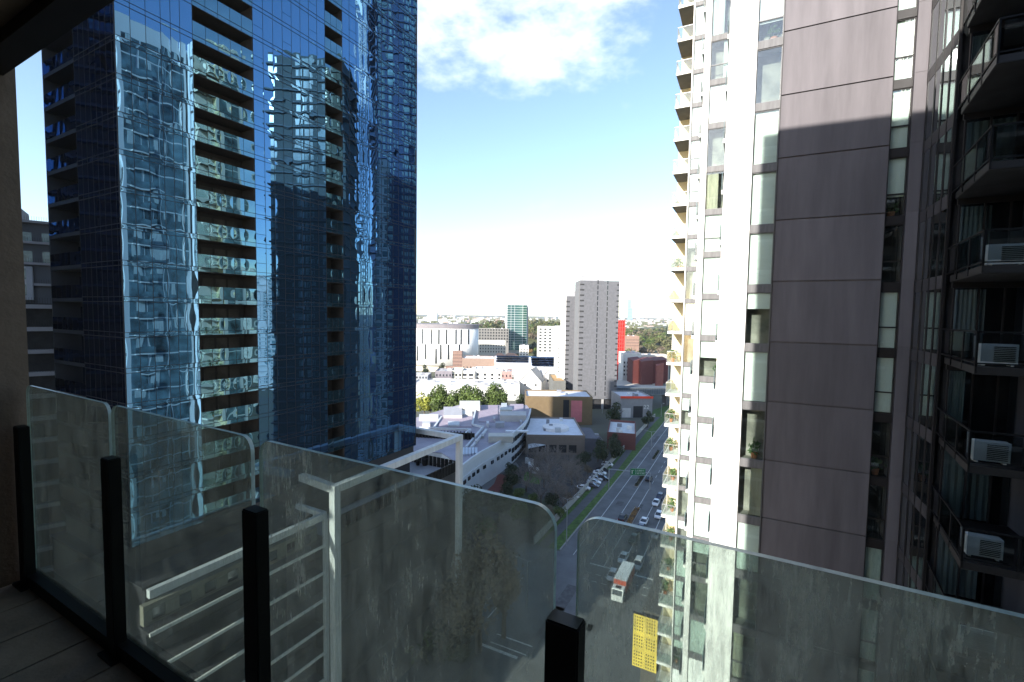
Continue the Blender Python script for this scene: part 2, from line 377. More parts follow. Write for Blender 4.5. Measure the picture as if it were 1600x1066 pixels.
# ================================================================== BLUE GLASS TOWER (left)
T1 = Vector((-32.8, 39.5, 0)); T1R = -R_(28.5)
t1 = thing('glass_tower', 'tall blue mirror glass apartment tower with dark recessed balconies, filling the left', 'apartment tower', T1, T1R)
ST = 3.05
ZT = 125.0
bands = []                                   # lower edge of each spandrel pair
k0 = int((35 - EZ) / ST) - 1
lev = [EZ + 0.57 + ST * k for k in range(-7, 23)]     # z of spandrel bottom, spandrel is 0.43 high
RF = 37.5
cols1 = [0, 1.10, 2.23, 3.37, 4.15, 4.92, 5.98]
b1 = (5.98, 11.8)
cols2 = [11.8 + i * 1.125 for i in range(9)]
b2 = (20.8, 23.4)
cols3 = [23.4 + i * 1.128 for i in range(13)] ; cols3[-1] = RF - 0.5; cols3.append(RF)
rnd = random.Random(11)
def pane(mb, p0, ux, uz, w, h, nrm, bulge, tx, tz, nx=5, nz_=7):
    """one slightly pillowed and tilted sheet of glass"""
    vs = []
    for j in range(nz_ + 1):
        for i in range(nx + 1):
            u = i / nx; v = j / nz_
            b = bulge * (4 * u * (1 - u)) ** 0.8 * (4 * v * (1 - v)) ** 0.8 + tx * (u - .5) * w + tz * (v - .5) * h
            vs.append(p0 + ux * (w * u) + uz * (h * v) + nrm * b)
    fs = [[j * (nx + 1) + i, j * (nx + 1) + i + 1, (j + 1) * (nx + 1) + i + 1, (j + 1) * (nx + 1) + i] for j in range(nz_) for i in range(nx)]
    mb.add(vs, fs)
Zv = Vector((0, 0, 1))
gl = MB(); gl.smooth = True; gl2 = MB(); gl2.smooth = True; fr = MB()
def column(mb, y0, y1, face, transom=None, skip=None, bl=0.006):
    for z in lev:
        segs = [(z + 0.02, z + 0.41)]
        if transom: segs += [(z + 0.45, z + 0.43 + 0.95), (z + 0.43 + 0.99, z + ST - 0.02)]
        else: segs += [(z + 0.45, z + ST - 0.02)]
        for s0, s1 in segs:
            bu = rnd.choice((.05, .3, .7, 1.1, -.4)) * bl * rnd.uniform(.4, .95); tx = rnd.gauss(0, 0.001); tz = rnd.gauss(0, 0.0008)
            if face == 'R': pane(mb, Vector((0.0, y0 + .015, s0)), Vector((0, 1, 0)), Zv, y1 - y0 - .03, s1 - s0, Vector((1, 0, 0)), bu, tx, tz)
            else: pane(mb, Vector((-y1 + .015, 0, s0)), Vector((1, 0, 0)), Zv, y1 - y0 - .03, s1 - s0, Vector((0, -1, 0)), bu, tx, tz)
for cs in (cols1, cols2, cols3):
    for i, (a, b) in enumerate(zip(cs, cs[1:])):
        tr = (cs is cols2 and i in (0, 3, 6)) or (cs is cols3 and i in (1, 5, 8))
        column(gl, a, b, 'R', tr)
gl.build('curtain_wall', M['tglass'], t1)
# left (shaded) face: 7.7 m of dark glass, then a stack of balconies
lc = [0, .55] + [0.55 + i * 1.02 for i in range(1, 8)]
for a, b in zip(lc, lc[1:]): column(gl2, a, b, 'L', None)
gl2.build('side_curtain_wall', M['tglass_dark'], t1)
# frame: backing walls and mullions
z0, z1 = lev[0], lev[-1] + ST
fr.box(-0.6, -0.05, 0.05, b1[0], z0, z1); fr.box(-0.6, -0.05, b1[1], b2[0], z0, z1); fr.box(-0.6, -0.05, b2[1], RF, z0, z1)
fr.box(-7.7, -0.6, 0.05, 0.5, z0, z1)
for cs in (cols1, cols2, cols3):
    for a in cs: fr.box(-0.04, 0.018, a - .016, a + .016, z0, z1)
for z in lev:
    for zz in (z, z + .43): fr.box(-0.05, 0.03, -0.03, RF + .02, zz - .02, zz + .02)
    for zz in (z, z + .43): fr.box(-7.7, 0.03, -0.035, 0.04, zz - .025, zz + .025)
for a in lc: fr.box(-a - .016, -a + .016, -0.02, 0.05, z0, z1)
fr.box(-.05, .035, -.035, .03, z0, z1)
fr.build('mullion_frame', M['mull'], t1)
core = MB(); core.box(-14.4, -3.2, 3.2, RF - .3, 0, ZT - 2); core.box(-3.25, -.62, 12.3, 20.5, z0, z1); core.box(-3.25, -.62, 24.0, RF - .1, z0, z1)
core.box(-3.25, -.62, .6, 5.7, z0, z1); core.box(-7.5, -3.0, .6, 3.3, z0, z1); core.box(-3.3, -0.3, 1.5, RF - 1, 0, z0)
core.box(-14.6, 0, RF - .32, RF + .1, z0, z1); core.box(-14.66, -14.5, 0.0, 3.3, z0, z1); core.box(-14.5, -7.6, 2.4, 3.3, 0, z1)
core.build('building_core', M['mull'], t1)
# roof crown
cr = MB(); cr.box(-14.6, 0, 0, RF, z1, z1 + 1.2); cr.build('roof_parapet', M['mull'], t1)
# balconies: recess + balustrade of coated panels
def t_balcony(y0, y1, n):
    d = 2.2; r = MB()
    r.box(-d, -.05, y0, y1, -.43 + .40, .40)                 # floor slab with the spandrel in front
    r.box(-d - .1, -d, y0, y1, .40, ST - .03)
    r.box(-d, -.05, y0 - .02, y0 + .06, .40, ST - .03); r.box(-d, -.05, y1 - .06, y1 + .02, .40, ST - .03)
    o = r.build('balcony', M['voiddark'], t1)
    dr = MB(); m_ = (y1 - y0)
    for i in range(max(2, int(m_ / 1.3))):
        a = y0 + .2 + i * 1.3
        if a + 1.1 > y1: break
        dr.box(-d, -d + .05, a, a + 1.05, .5, 2.6)
    dr.build('door', M['timber_door'], o)
    b = MB(); b.smooth = True
    wd = (y1 - y0) / n
    for i in range(n):
        pane(b, Vector((0, y0 + i * wd + .02, .45)), Vector((0, 1, 0)), Zv, wd - .04, 1.22, Vector((1, 0, 0)), rnd.gauss(0.3, 1) * .008, rnd.gauss(0, .003), rnd.gauss(0, .002))
        pane(b, Vector((0, y0 + i * wd + .02, .02)), Vector((0, 1, 0)), Zv, wd - .04, .39, Vector((1, 0, 0)), rnd.gauss(0, 1) * .003, 0, 0, 3, 2)
    b.build('balustrade', M['bglass'], o)
    return o
for y0, y1, n in ((b1[0], b1[1], 5), (b2[0], b2[1], 3)):
    protos = [t_balcony(y0, y1, n) for _ in range(4)]
    for i, z in enumerate(lev):
        if i < 4: protos[i].location = (0, 0, z)
        else: inst(protos[(i * 7 + i // 3) % 4], t1, (0, 0, z))
# left face balconies projecting
sb = MB(); sb.box(-6.9, 0, 0, 2.2, 0, .38); sb.box(-6.9, 0, 2.2, 2.4, .38, ST)
s_o = sb.build('side_balcony', M['mull'], t1)
sr = MB(); sr.smooth = True
for i in range(6): pane(sr, Vector((-6.9 + i * 1.15 + .02, -.01, .35)), Vector((1, 0, 0)), Zv, 1.11, 1.2, Vector((0, -1, 0)), rnd.gauss(0, .012), rnd.gauss(0, .004), 0)
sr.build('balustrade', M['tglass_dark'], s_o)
sr = MB()
for i in range(5): sr.box(-6.7 + i * 1.35, -5.6 + i * 1.35, 2.12, 2.2, .5, 2.6)
sr.build('door', M['tglass_dark'], s_o)
for i, z in enumerate(lev):
    if i == 0: s_o.location = (-7.72, 0, z)
    else: inst(s_o, t1, (-7.72, 0, z))
# an open awning window high on the shaded face
aw = MB(); aw.add([(-3.1, -.02, 0), (-2.2, -.02, 0), (-2.2, -.5, -1.05), (-3.1, -.5, -1.05), (-3.1, -.05, 0), (-2.2, -.05, 0), (-2.2, -.54, -1.05), (-3.1, -.54, -1.05)],
                  [[0, 1, 2, 3], [7, 6, 5, 4], [0, 4, 5, 1], [1, 5, 6, 2], [2, 6, 7, 3], [3, 7, 4, 0]])
o = aw.build('awning_window', M['tglass_dark'], t1); o.location = (0, 0, EZ + 21.4)

# ================================================================== PODIUM AND WHITE PORTAL FRAME below the tower
pod = thing('podium_building', 'lower podium block of the blue tower with thin white slab edges and dark glazing', 'building', T1, T1R)
ht = EZ - 22.7
p = MB(); p.box(-15, 3.6, -0.6, 15.9, 0, ht - .4); p.box(-14.4, 0, 0.3, 37, ht - .4, lev[0] + .05); p.build('wall', cmat((0.05, 0.05, 0.055), name='podium glazing', rough=0.3), pod)
p = MB(); p.box(-15, 3.6, -0.8, 15.9, ht - .4, ht - .2); p.build('roof', M['dark_deck'], pod)
p = MB()
for (q0, q1) in (((5.3, -1.1), (5.3, 15.9)), ((5.3, 15.9), (0.6, 15.9))):
    p.beam((*q0, ht), (*q1, ht), .5, .7)
p.box(5.1, 5.6, 15.7, 16.1, 0, ht - .36)
p.build('roof_frame', M['paintwhite'], pod)
sl = MB(); sl.box(5.25, 5.42, -1.1, 15.7, -.14, .14); sl.cur = 1; sl.box(3.6, 5.25, -1.1, 15.7, -.13, .1); s_o = sl.build('floor_slab', [M['slabw'], M['dark_deck']], pod)
for i in range(10):
    if i == 0: s_o.location = (0, 0, ht - 3.4)
    else: inst(s_o, pod, (0, 0, ht - 3.4 - 3.1 * i))
p = MB(); p.box(3.6, 4.2, -1.0, 15.7, ht - 3.2, ht - 1.5); p.build('beige_upper_wall', M['beige'], pod)
wn = MB(); wn.box(4.2, 4.24, 0, .95, 0, 1.0); w_o = wn.build('window', M['glassdark'], pod)
for i in range(8):
    loc = (0, -0.4 + i * 2.05, ht - 2.9)
    if i == 0: w_o.location = loc
    else: inst(w_o, pod, loc)
rl = MB()
for i in range(90): rl.tube((5.3, -1 + i * .185, ht - 3.2), (5.3, -1 + i * .185, ht - 2.4), .015, n=4)
rl.beam((5.3, -1.1, ht - 2.4), (5.3, 15.7, ht - 2.4), .05, .05); rl.build('railing', M['bronze'], pod)
# terrace beyond
p = MB(); p.box(-12, 4.6, 16.4, 42.5, 0, EZ - 25.6); p.build('terrace_block', cmat((0.05, 0.05, 0.055), name='podium glazing', rough=0.3), pod)
p = MB(); p.box(-12, 4.5, 37.8, 42.3, EZ - 25.6, EZ - 25.55); p.box(.2, 4.5, 16.5, 37.8, EZ - 25.6, EZ - 25.55); p.build('terrace_paving', M['palepave'], pod)
p = MB()
for i in range(34):
    y = 16.6 + i * .76; p.box(4.45, 4.6, y, y + .62, EZ - 25.55, EZ - 23.9)
for i in range(20): x = -11.8 + i * .82; p.box(x, x + .66, 42.3, 42.45, EZ - 25.55, EZ - 23.9)
p.build('slat_screen', M['black'], pod)
fr_t = thing('portal_frame', 'giant white steel portal frame standing beside the blue tower', 'steel frame', T1 + Vector((0, 0, 0)), T1R)
A_ = Vector((7.0, 15.8, EZ - 19.3)); B_ = Vector((6.3, 40.4, EZ - 19.3))
p = MB(); p.beam(A_ + Vector((0, -.4, 0)), B_ + Vector((0, .4, 0)), .85, .8); p.build('long_beam', M['paintwhite'], fr_t)
p = MB(); p.beam(A_ + Vector((-.42, 0, 0)), A_ + Vector((-6.2, .6, 0)), .8, .78); p.build('cross_beam', M['paintwhite'], fr_t)
p = MB(); p.beam(B_ + Vector((-.42, 0, 0)), B_ + Vector((-9.5, 0, 0)), .8, .78); p.build('cross_beam', M['paintwhite'], fr_t)
p = MB(); p.box(A_.x - .42, A_.x + .42, A_.y - .41, A_.y + .41, 0, A_.z - .4); p.build('leg', M['paintwhite'], fr_t)
p = MB(); p.box(B_.x - .4, B_.x + .4, B_.y - .4, B_.y + .4, 11, B_.z - .4); p.build('leg', M['paintwhite'], fr_t)
low = MB(); low.prism([(4.7, 24), (12, 24), (12, 36), (4.7, 36)], 0, 4.0); o = low.build('annex_building', cmat((0.09, 0.09, 0.09), name='dark flat roof'))
o.location = T1; o.rotation_euler.z = T1R; tag(o, 'low dark flat roofed annex at the foot of the white portal frame', 'building')
# two pot plants on the terrace
def potted(loc, h, lab, pot=M['black']):
    t = thing('potted_plant', lab, 'potted plant', loc, 0, 'pot plants on the podium terrace')
    k = MB(); k.tube((0, 0, 0), (0, 0, .8 * h / 2), .28 * h / 2, .38 * h / 2, 12); k.build('pot', pot, t)
    k = MB(); rn = random.Random(int(h * 100)); k.tube((0, 0, .3 * h), (0, 0, .8 * h), .04)
    for i in range(150):
        c = Vector((rn.gauss(0, .22), rn.gauss(0, .22), h * .75 + rn.gauss(0, .22))); d = Vector((rn.gauss(0, 1), rn.gauss(0, 1), rn.gauss(0, 1))).normalized() * .16
        e = d.orthogonal().normalized() * .07; k.quad(c - d, c + e, c + d, c - e)
    k.build('leaves', M['foliage3'], t)
for (px, py, h, lab) in ((653, 727, 2.0, 'left potted plant in a round black pot on the podium terrace'), (664, 727, 3.0, 'right, taller potted plant in a black pot on the podium terrace')):
    potted(gnd(px, py, EZ - 25.55), h, lab)
# ================================================================== WHITE AND GREY APARTMENT TOWER (right)
OB = (0, 27, 0)
rt_ = thing('apartment_tower', 'white and dark grey apartment tower with stepped window columns, filling the right', 'apartment tower', G(0, 27, 0), -TH)
RT = EZ + 46.0
def RM(): return MB(OB)
S0 = EZ - 1.53                              # centre of a window band; one band per 3 m storey
lv = [S0 + 3 * k for k in range(-17, 16)]   # band centres
def vis(k): return True
p = RM()
# white rendered walls (front piers and hidden return walls)
p.box(-1.43, -.163, 26.76, 36.0, 0, RT)
p.box(-.163, .957, 27.9, 36.0, 0, RT)
p.box(-3.52, -3.13, 36.42, 46.5, 0, RT); p.box(-3.13, -1.43, 37.5, 46.5, 0, RT); 
p.box(-4.30, -3.52, 46.86, 52, 0, RT); p.box(-5.58, -4.30, 48.1, 53, 0, RT); p.box(-5.58, -5.48, 46.86, 48.1, 0, RT)
p.box(-1.43, 20, 36.0, 54, 0, RT - .05); p.box(-3.5, -1.43, 48.1, 54, 0, RT - .07); p.box(-6.93, -3.5, 49.97, 54, 0, RT - .1)
p.box(-1.43, 6.5, 26.8, 36.0, RT - .1, RT + 1.0)
p.build('white_wall', M['white_render'], rt_)
p = RM()
p.box(.957, 5.31, 26.83, 36.1, 0, RT); p.box(6.05, 6.5, 26.76, 36.2, 0, RT); p.box(5.31, 6.05, 27.9, 36.0, 0, RT)
for k in range(-19, 17):
    z = EZ - 1.19 + 3 * k
    if z < 0: continue
    p.box(.957, 5.31, 26.74, 26.80, z - 3 + .03, z - .03)
    p.box(6.05, 6.512, 26.745, 26.9, z - 3 + .012, z - .012)
p.box(6.5, 20, 26.8, 36, 0, RT); p.box(8.6, 20, 18.6, 26.8, 0, RT)
p.build('grey_cladding', M['cladding'], rt_)
p = RM(); p.box(.95, .975, 26.70, 26.80, 0, RT); p.box(5.30, 5.32, 26.70, 26.8, 0, RT); p.build('corner_trim', M['bronze'], rt_)
p = RM(); p.box(-6.88, -5.6, 49.9, 49.97, 0, RT - .4); p.build('yellow_wall', M['yellow_render'], rt_)
# shaded flank of tall windows beside the balconies
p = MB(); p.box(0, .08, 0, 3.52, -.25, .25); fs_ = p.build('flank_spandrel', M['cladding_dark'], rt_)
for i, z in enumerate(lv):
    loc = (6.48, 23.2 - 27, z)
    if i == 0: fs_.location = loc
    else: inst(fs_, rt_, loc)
p = RM()
for b in (23.22, 23.95, 24.75, 25.6, 26.55): p.box(6.465, 6.56, b - .055, b + .055, 0, RT)
p.build('flank_mullion', M['bronze'], rt_)
fg = RM(); fg.smooth = True
for z in lv:
    for b0, b1_ in ((23.28, 23.89), (24.01, 24.69), (24.81, 25.54), (25.66, 26.49)):
        pane(fg, Vector((6.49, b1_, z + .25)), Vector((0, -1, 0)), Zv, b1_ - b0, 2.5, Vector((-1, 0, 0)), 0.001, rnd.gauss(0, .002), 0, 2, 2)
fg.build('flank_glazing', mirror_glass('flank glass', (0.62, 0.66, 0.68), 0.006, 0, (0.02, 0.02, 0.022), f0=0.28), rt_)
# window columns
wins = {}
def wfill(mb_b, mb_c, kind, w, h, d, rn):
    pass
def window_col(a0, a1, b, name_lab, ks, seed, dark=False, fills=None):
    rn = random.Random(seed); w = a1 - a0
    for k in ks:
        z = S0 + 3 * k
        org = Vector((a0, b, z)) - Vector(OB)
        W = MB()
        W.box(0, w, 0.0, .14, -.19, .19)                     # band below the window
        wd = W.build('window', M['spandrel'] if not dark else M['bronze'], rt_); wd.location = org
        f = MB(); t = .045
        f.box(0, t, .05, .12, .19, 2.81); f.box(w - t, w, .05, .12, .19, 2.81)
        f.box(t, w - t, .05, .12, 2.77, 2.81); f.box(t, w - t, .05, .12, .19, .23)
        lowsplit = dark or rn.random() < .3
        if lowsplit: f.box(t, w - t, .05, .12, 1.15, 1.21)
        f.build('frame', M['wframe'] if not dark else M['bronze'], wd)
        g_ = MB(); g_.box(t, w - t, .08, .09, .23, 2.77); g_.build('pane', M['wpane'], wd)
        kind = fills[k] if fills and k in fills else rn.choice('BBBBBBHHCDP')
        r = MB(); r.box(-.02, w + .02, .9, 1.0, .0, 2.95); r.box(-.02, w + .02, .14, .9, .12, .18); r.box(-.06, -.02, .12, .95, .1, 2.9); r.box(w + .02, w + .06, .12, .95, .1, 2.9); r.box(-.02, w + .02, .14, .9, 2.85, 2.9)
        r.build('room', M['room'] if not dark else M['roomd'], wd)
        if kind in 'BG':
            q = MB(); q.box(.05, w - .05, .17, .19, .24, 2.78); q.build('blind', M['blind'] if kind == 'B' else M['curtain'], wd)
        elif kind == 'H':
            q = MB(); hh = rn.choice((.8, 1.2, 1.7)); q.box(.05, w - .05, .17, .19, 2.78 - hh, 2.78); q.build('blind', M['blind'], wd)
        elif kind == 'C':
            q = MB(); n = 18; x0 = rn.choice((.05, w * .5)); x1 = x0 + w * .45
            for i in range(n):
                xa = x0 + (x1 - x0) * i / n; xb = x0 + (x1 - x0) * (i + 1) / n; ya = .2 + .05 * (i % 2); yb = .2 + .05 * ((i + 1) % 2)
                q.quad((xa, ya, .24), (xb, yb, .24), (xb, yb, 2.76), (xa, ya, 2.76))
            q.build('curtain', rn.choice((M['curtain'], M['curtain2'])), wd)
        if kind in 'DPH' and rn.random() < .4:
            x = rn.uniform(.3, w - .3)
            q = MB(); q.cur = 0; q.tube((x, .5, .18), (x, .5, .48), .12, .17, 10)
            q.cur = 1
            for i in range(45):
                c = Vector((x + rn.gauss(0, .14), .5 + rn.gauss(0, .12), .75 + rn.gauss(0, .17))); d = Vector((rn.gauss(0, 1), rn.gauss(0, .5), rn.gauss(0, 1))).normalized() * .13
                e = d.orthogonal().normalized() * .05; q.quad(c - d, c + e, c + d, c - e)
            t_ = q.build('potted_plant', [M['terracotta'], M['leafpot']])
            t_.parent = None; t_.location = rt_.matrix_basis @ org if False else (Matrix.Rotation(-TH, 4, 'Z') @ org.to_4d()).to_3d() + G(0, 27, 0); t_.rotation_euler.z = -TH
            wins.setdefault('pots', []).append((t_, name_lab, k))
    return
def ksr(lo, hi): return list(range(lo, hi + 1))
ordw = ['first', 'second', 'third', 'fourth', 'fifth', 'sixth', 'seventh', 'eighth', 'ninth', 'tenth', 'eleventh', 'twelfth', 'thirteenth', 'fourteenth', 'fifteenth', 'sixteenth', 'seventeenth', 'eighteenth', 'nineteenth', 'twentieth', 'twenty-first', 'twenty-second', 'twenty-third', 'twenty-fourth']
window_col(-.163, .957, 26.85, 'wide window column', ksr(-6, 5), 3, fills={4: 'P', 3: 'B', 2: 'B', 1: 'B', 0: 'H', -1: 'B', -2: 'P', -3: 'C', -4: 'B', -5: 'P', -6: 'C'})
window_col(-3.13, -1.46, 36.5, 'middle window column', ksr(-8, 7), 5)
window_col(-5.46, -4.30, 46.95, 'narrow window column', ksr(-11, 9), 8)
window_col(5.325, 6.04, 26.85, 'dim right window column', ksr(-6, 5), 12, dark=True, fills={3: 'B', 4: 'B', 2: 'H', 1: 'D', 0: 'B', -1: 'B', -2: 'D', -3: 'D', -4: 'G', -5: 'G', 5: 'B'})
# the storeys above and below, mostly out of the picture, as one part
o_ = RM()
for (a0, a1, b, lo, hi) in ((-.163, .957, 26.85, -6, 5), (-3.13, -1.46, 36.5, -8, 7), (-5.46, -4.30, 46.95, -11, 9), (5.325, 6.04, 26.85, -6, 5)):
    for k in range(-17, 16):
        if lo <= k <= hi: continue
        z = S0 + 3 * k
        o_.cur = 0; o_.box(a0, a1, b, b + .14, z - .19, z + .19)
        o_.cur = 1; o_.box(a0 + .05, a1 - .05, b + .1, b + .12, z + .19, z + 2.81)
x_ = o_.build('far_windows', [M['spandrel'], M['blind']], rt_); x_['kind'] = 'stuff'
# west flank glazing seen only in reflections
o_ = RM()
for k in range(-17, 15):
    z = S0 + 3 * k
    for (aa, b0, b1_) in ((-1.44, 28.3, 29.9), (-1.44, 30.1, 32.4), (-1.44, 32.6, 35.8), (-3.53, 37.2, 39.5), (-3.53, 39.7, 42.4), (-3.53, 42.6, 46.0), (-6.95, 50.8, 53.4)):
        o_.box(aa - .02, aa + .05, b0, b1_, z + .12, z + 2.88)
o_.build('flank_windows', M['teal'], rt_)
o_ = RM(); rn = random.Random(31)
for k in range(-17, 15):
    z = S0 + 3 * k
    for (aa, b0, b1_) in ((-1.44, 28.3, 29.9), (-1.44, 30.1, 32.4), (-1.44, 32.6, 35.8), (-3.53, 37.2, 39.5), (-3.53, 39.7, 42.4), (-3.53, 42.6, 46.0)):
        if rn.random() < .4:
            f0_ = rn.uniform(.1, .5); o_.box(aa - .05, aa - .021, b0 + (b1_ - b0) * f0_, b0 + (b1_ - b0) * (f0_ + rn.uniform(.25, .5)), z + rn.choice((.2, .9, 1.6)), z + 2.8)
o_.build('flank_blinds', M['curtain'], rt_)
for (aa, b0, b1_) in ((-1.43, 31.0, 34.6), (-3.52, 38.0, 41.0)):
    k_ = MB(); k_.box(-.35, 0, 0, b1_ - b0, -.12, .12); fb = k_.build('flank_balcony', M['slabw'], rt_)
    k_ = MB(); k_.box(-.35, -.33, 0, b1_ - b0, .12, 1.15); k_.build('glass', M['teal'], fb)
    for i, k in enumerate(range(-14, 14)):
        loc = (aa, b0 - 27, S0 + 3 * k)
        if i == 0: fb.location = loc
        else: inst(fb, rt_, loc)
# small balconies on the far corner
bal = MB(); bal.box(0, 1.33, 0, 3.0, -.16, .08); B0 = bal.build('balcony', M['slabw'], rt_)
bal = MB(); bal.box(.03, 1.3, .03, 2.97, -.19, -.165); bal.build('soffit', M['soffit'], B0)
ra = MB(); 
for (x0, y0, x1, y1) in ((.03, .03, 1.33, .03), (.03, .03, .03, 3.0)):
    ra.beam((x0, y0, 1.12), (x1, y1, 1.12), .05, .04)
    n = 3 if x1 > .5 else 5
    for i in range(n + 1):
        t = i / n; ra.tube((x0 + (x1 - x0) * t, y0 + (y1 - y0) * t, .08), (x0 + (x1 - x0) * t, y0 + (y1 - y0) * t, 1.12), .018, n=5)
ra.build('railing', M['metal'], B0)
gp = MB(); gp.box(.05, 1.3, .035, .045, .16, 1.08); gp.box(.035, .045, .06, 2.95, .16, 1.08); gp.build('glass', M['gpane'], B0)
for i, k in enumerate(range(-15, 16)):
    loc = Vector((-6.93, 46.75, S0 + 3 * k + .05)) - Vector(OB)
    if i == 0: B0.location = loc
    else: inst(B0, rt_, loc)
# big balconies on the near flank
C0 = (6.08, 18.7)
bb = MB(); bb.prism([(0.45, 4.0), (0, 0), (2.52, 0), (2.52, 4.0)], -.22, -.0); BB = bb.build('corner_balcony', M['bronze'], rt_)
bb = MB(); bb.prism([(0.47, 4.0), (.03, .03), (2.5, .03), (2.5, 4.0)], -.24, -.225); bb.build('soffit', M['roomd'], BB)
bb = MB()
pts_ = [(.47, 4.4), (.03, .03), (2.52, .03)]
for q0, q1, n in ((pts_[0], pts_[1], 3), (pts_[1], pts_[2], 2)):
    q0 = Vector((*q0, 0)); q1 = Vector((*q1, 0))
    bb.beam(q0 + Zv * 1.04, q1 + Zv * 1.04, .05, .05); bb.beam(q0 + Zv * .1, q1 + Zv * .1, .04, .04)
    for i in range(n + 1):
        c = q0.lerp(q1, i / n); bb.beam(c + Zv * -.2, c + Zv * 1.04, .05, .06)
bb.build('railing', M['black'], BB)
gp = MB()
for q0, q1, n in ((pts_[0], pts_[1], 3), (pts_[1], pts_[2], 2)):
    q0 = Vector((*q0, 0)); q1 = Vector((*q1, 0))
    for i in range(n):
        c = q0.lerp(q1, (i + .08) / n); d = q0.lerp(q1, (i + .92) / n)
        nn = (d - c).cross(Zv).normalized() * .008
        gp.add([c + nn + Zv * .16, d + nn + Zv * .16, d + nn + Zv * .98, c + nn + Zv * .98, c - nn + Zv * .16, d - nn + Zv * .16, d - nn + Zv * .98, c - nn + Zv * .98],
               [[0, 1, 2, 3], [7, 6, 5, 4], [0, 4, 5, 1], [3, 2, 6, 7]])
gp.build('glass', M['smoke'], BB)
dd = MB()
for i in range(3): dd.box(.55 + i * .68, .6 + i * .68, 3.9, 3.98, .02, 2.6)
dd.box(.5, 2.5, 3.9, 3.98, 2.55, 2.76); dd.build('sliding_door_frame', M['bronze'], BB)
dd = MB(); dd.box(.6, 2.45, 3.96, 3.97, .03, 2.55); dd.build('sliding_door_glass', M['smoke'], BB)
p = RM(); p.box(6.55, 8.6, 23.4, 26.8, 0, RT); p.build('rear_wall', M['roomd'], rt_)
def acunit(loc, rz, lab):
    t = thing('air_conditioner', lab, 'air conditioner', loc, rz, 'air conditioners on the shaded corner balconies')
    k = MB(); k.box(0, .84, 0, .34, .06, .66); k.box(.05, .12, .02, .3, 0, .06); k.box(.7, .77, .02, .3, 0, .06); k.build('casing', M['acwhite'], t)
    k = MB(); 
    for i in range(9): k.box(.3, .78, -.012, -.002, .12 + i * .055, .145 + i * .055)
    k.build('grille', M['bronze'], t)
    k = MB(); k.tube((-.03, .1, .2), (-.1, .1, .25), .03); k.tube((-.1, .1, .25), (-.12, .1, .9), .03); k.build('pipe', M['acwhite'], t)
aclab = {2: 'highest white air conditioner, on the corner balcony just below the sun glint', 1: 'second highest white air conditioner on the dark corner balconies', 0: 'white air conditioner on the corner balcony at eye level',
         -1: 'white air conditioner just below eye level on a dark corner balcony', -2: 'second lowest white air conditioner, with its grille facing out', -3: 'lowest white air conditioner, behind the lowest dark railing'}
for i, k in enumerate(range(-16, 15)):
    loc = Vector((C0[0], C0[1], S0 + 3 * k + .17)) - Vector(OB)
    if i == 0: BB.location = loc
    else: inst(BB, rt_, loc)
    wl = lambda x, y, z_: G(C0[0] + x, C0[1] + y, S0 + 3 * k + .17 + z_)
    if k in (1, 0, -1, -2, -3):
        acunit(wl(.28, .5, 0.01), -TH, aclab[k + 1 if k > -3 else -3] if k != -3 else aclab[-3])
    if -5 <= k <= 4:
        rn = random.Random(k + 40); q = MB(); 
        x0 = .6 if k != -3 else .62; wd_ = rn.choice((.5, .9, 1.4)) if k != -3 else 1.2
        n = 14
        for j in range(n):
            xa = x0 + wd_ * j / n; xb = x0 + wd_ * (j + 1) / n
            q.quad((xa, 4.1 + .04 * (j % 2), .03), (xb, 4.1 + .04 * ((j + 1) % 2), .03), (xb, 4.1 + .04 * ((j + 1) % 2), 2.5), (xa, 4.1 + .04 * (j % 2), 2.5))
        c_ = q.build('curtain', M['blind'] if k in (-3, 0) else M['curtain'], rt_); c_.location = loc
for t_, lab, k in wins.get('pots', []):
    up_ = 'at eye level' if k in (0, -1) else ('%s storey above eye level' % ordw[k - 1] if k > 0 else '%s storey below eye level' % ordw[-k - 2])
    tag(t_, 'potted plant in the %s, %s' % (lab, up_), 'potted plant', 'pot plants behind the apartment windows')
rn = random.Random(4)
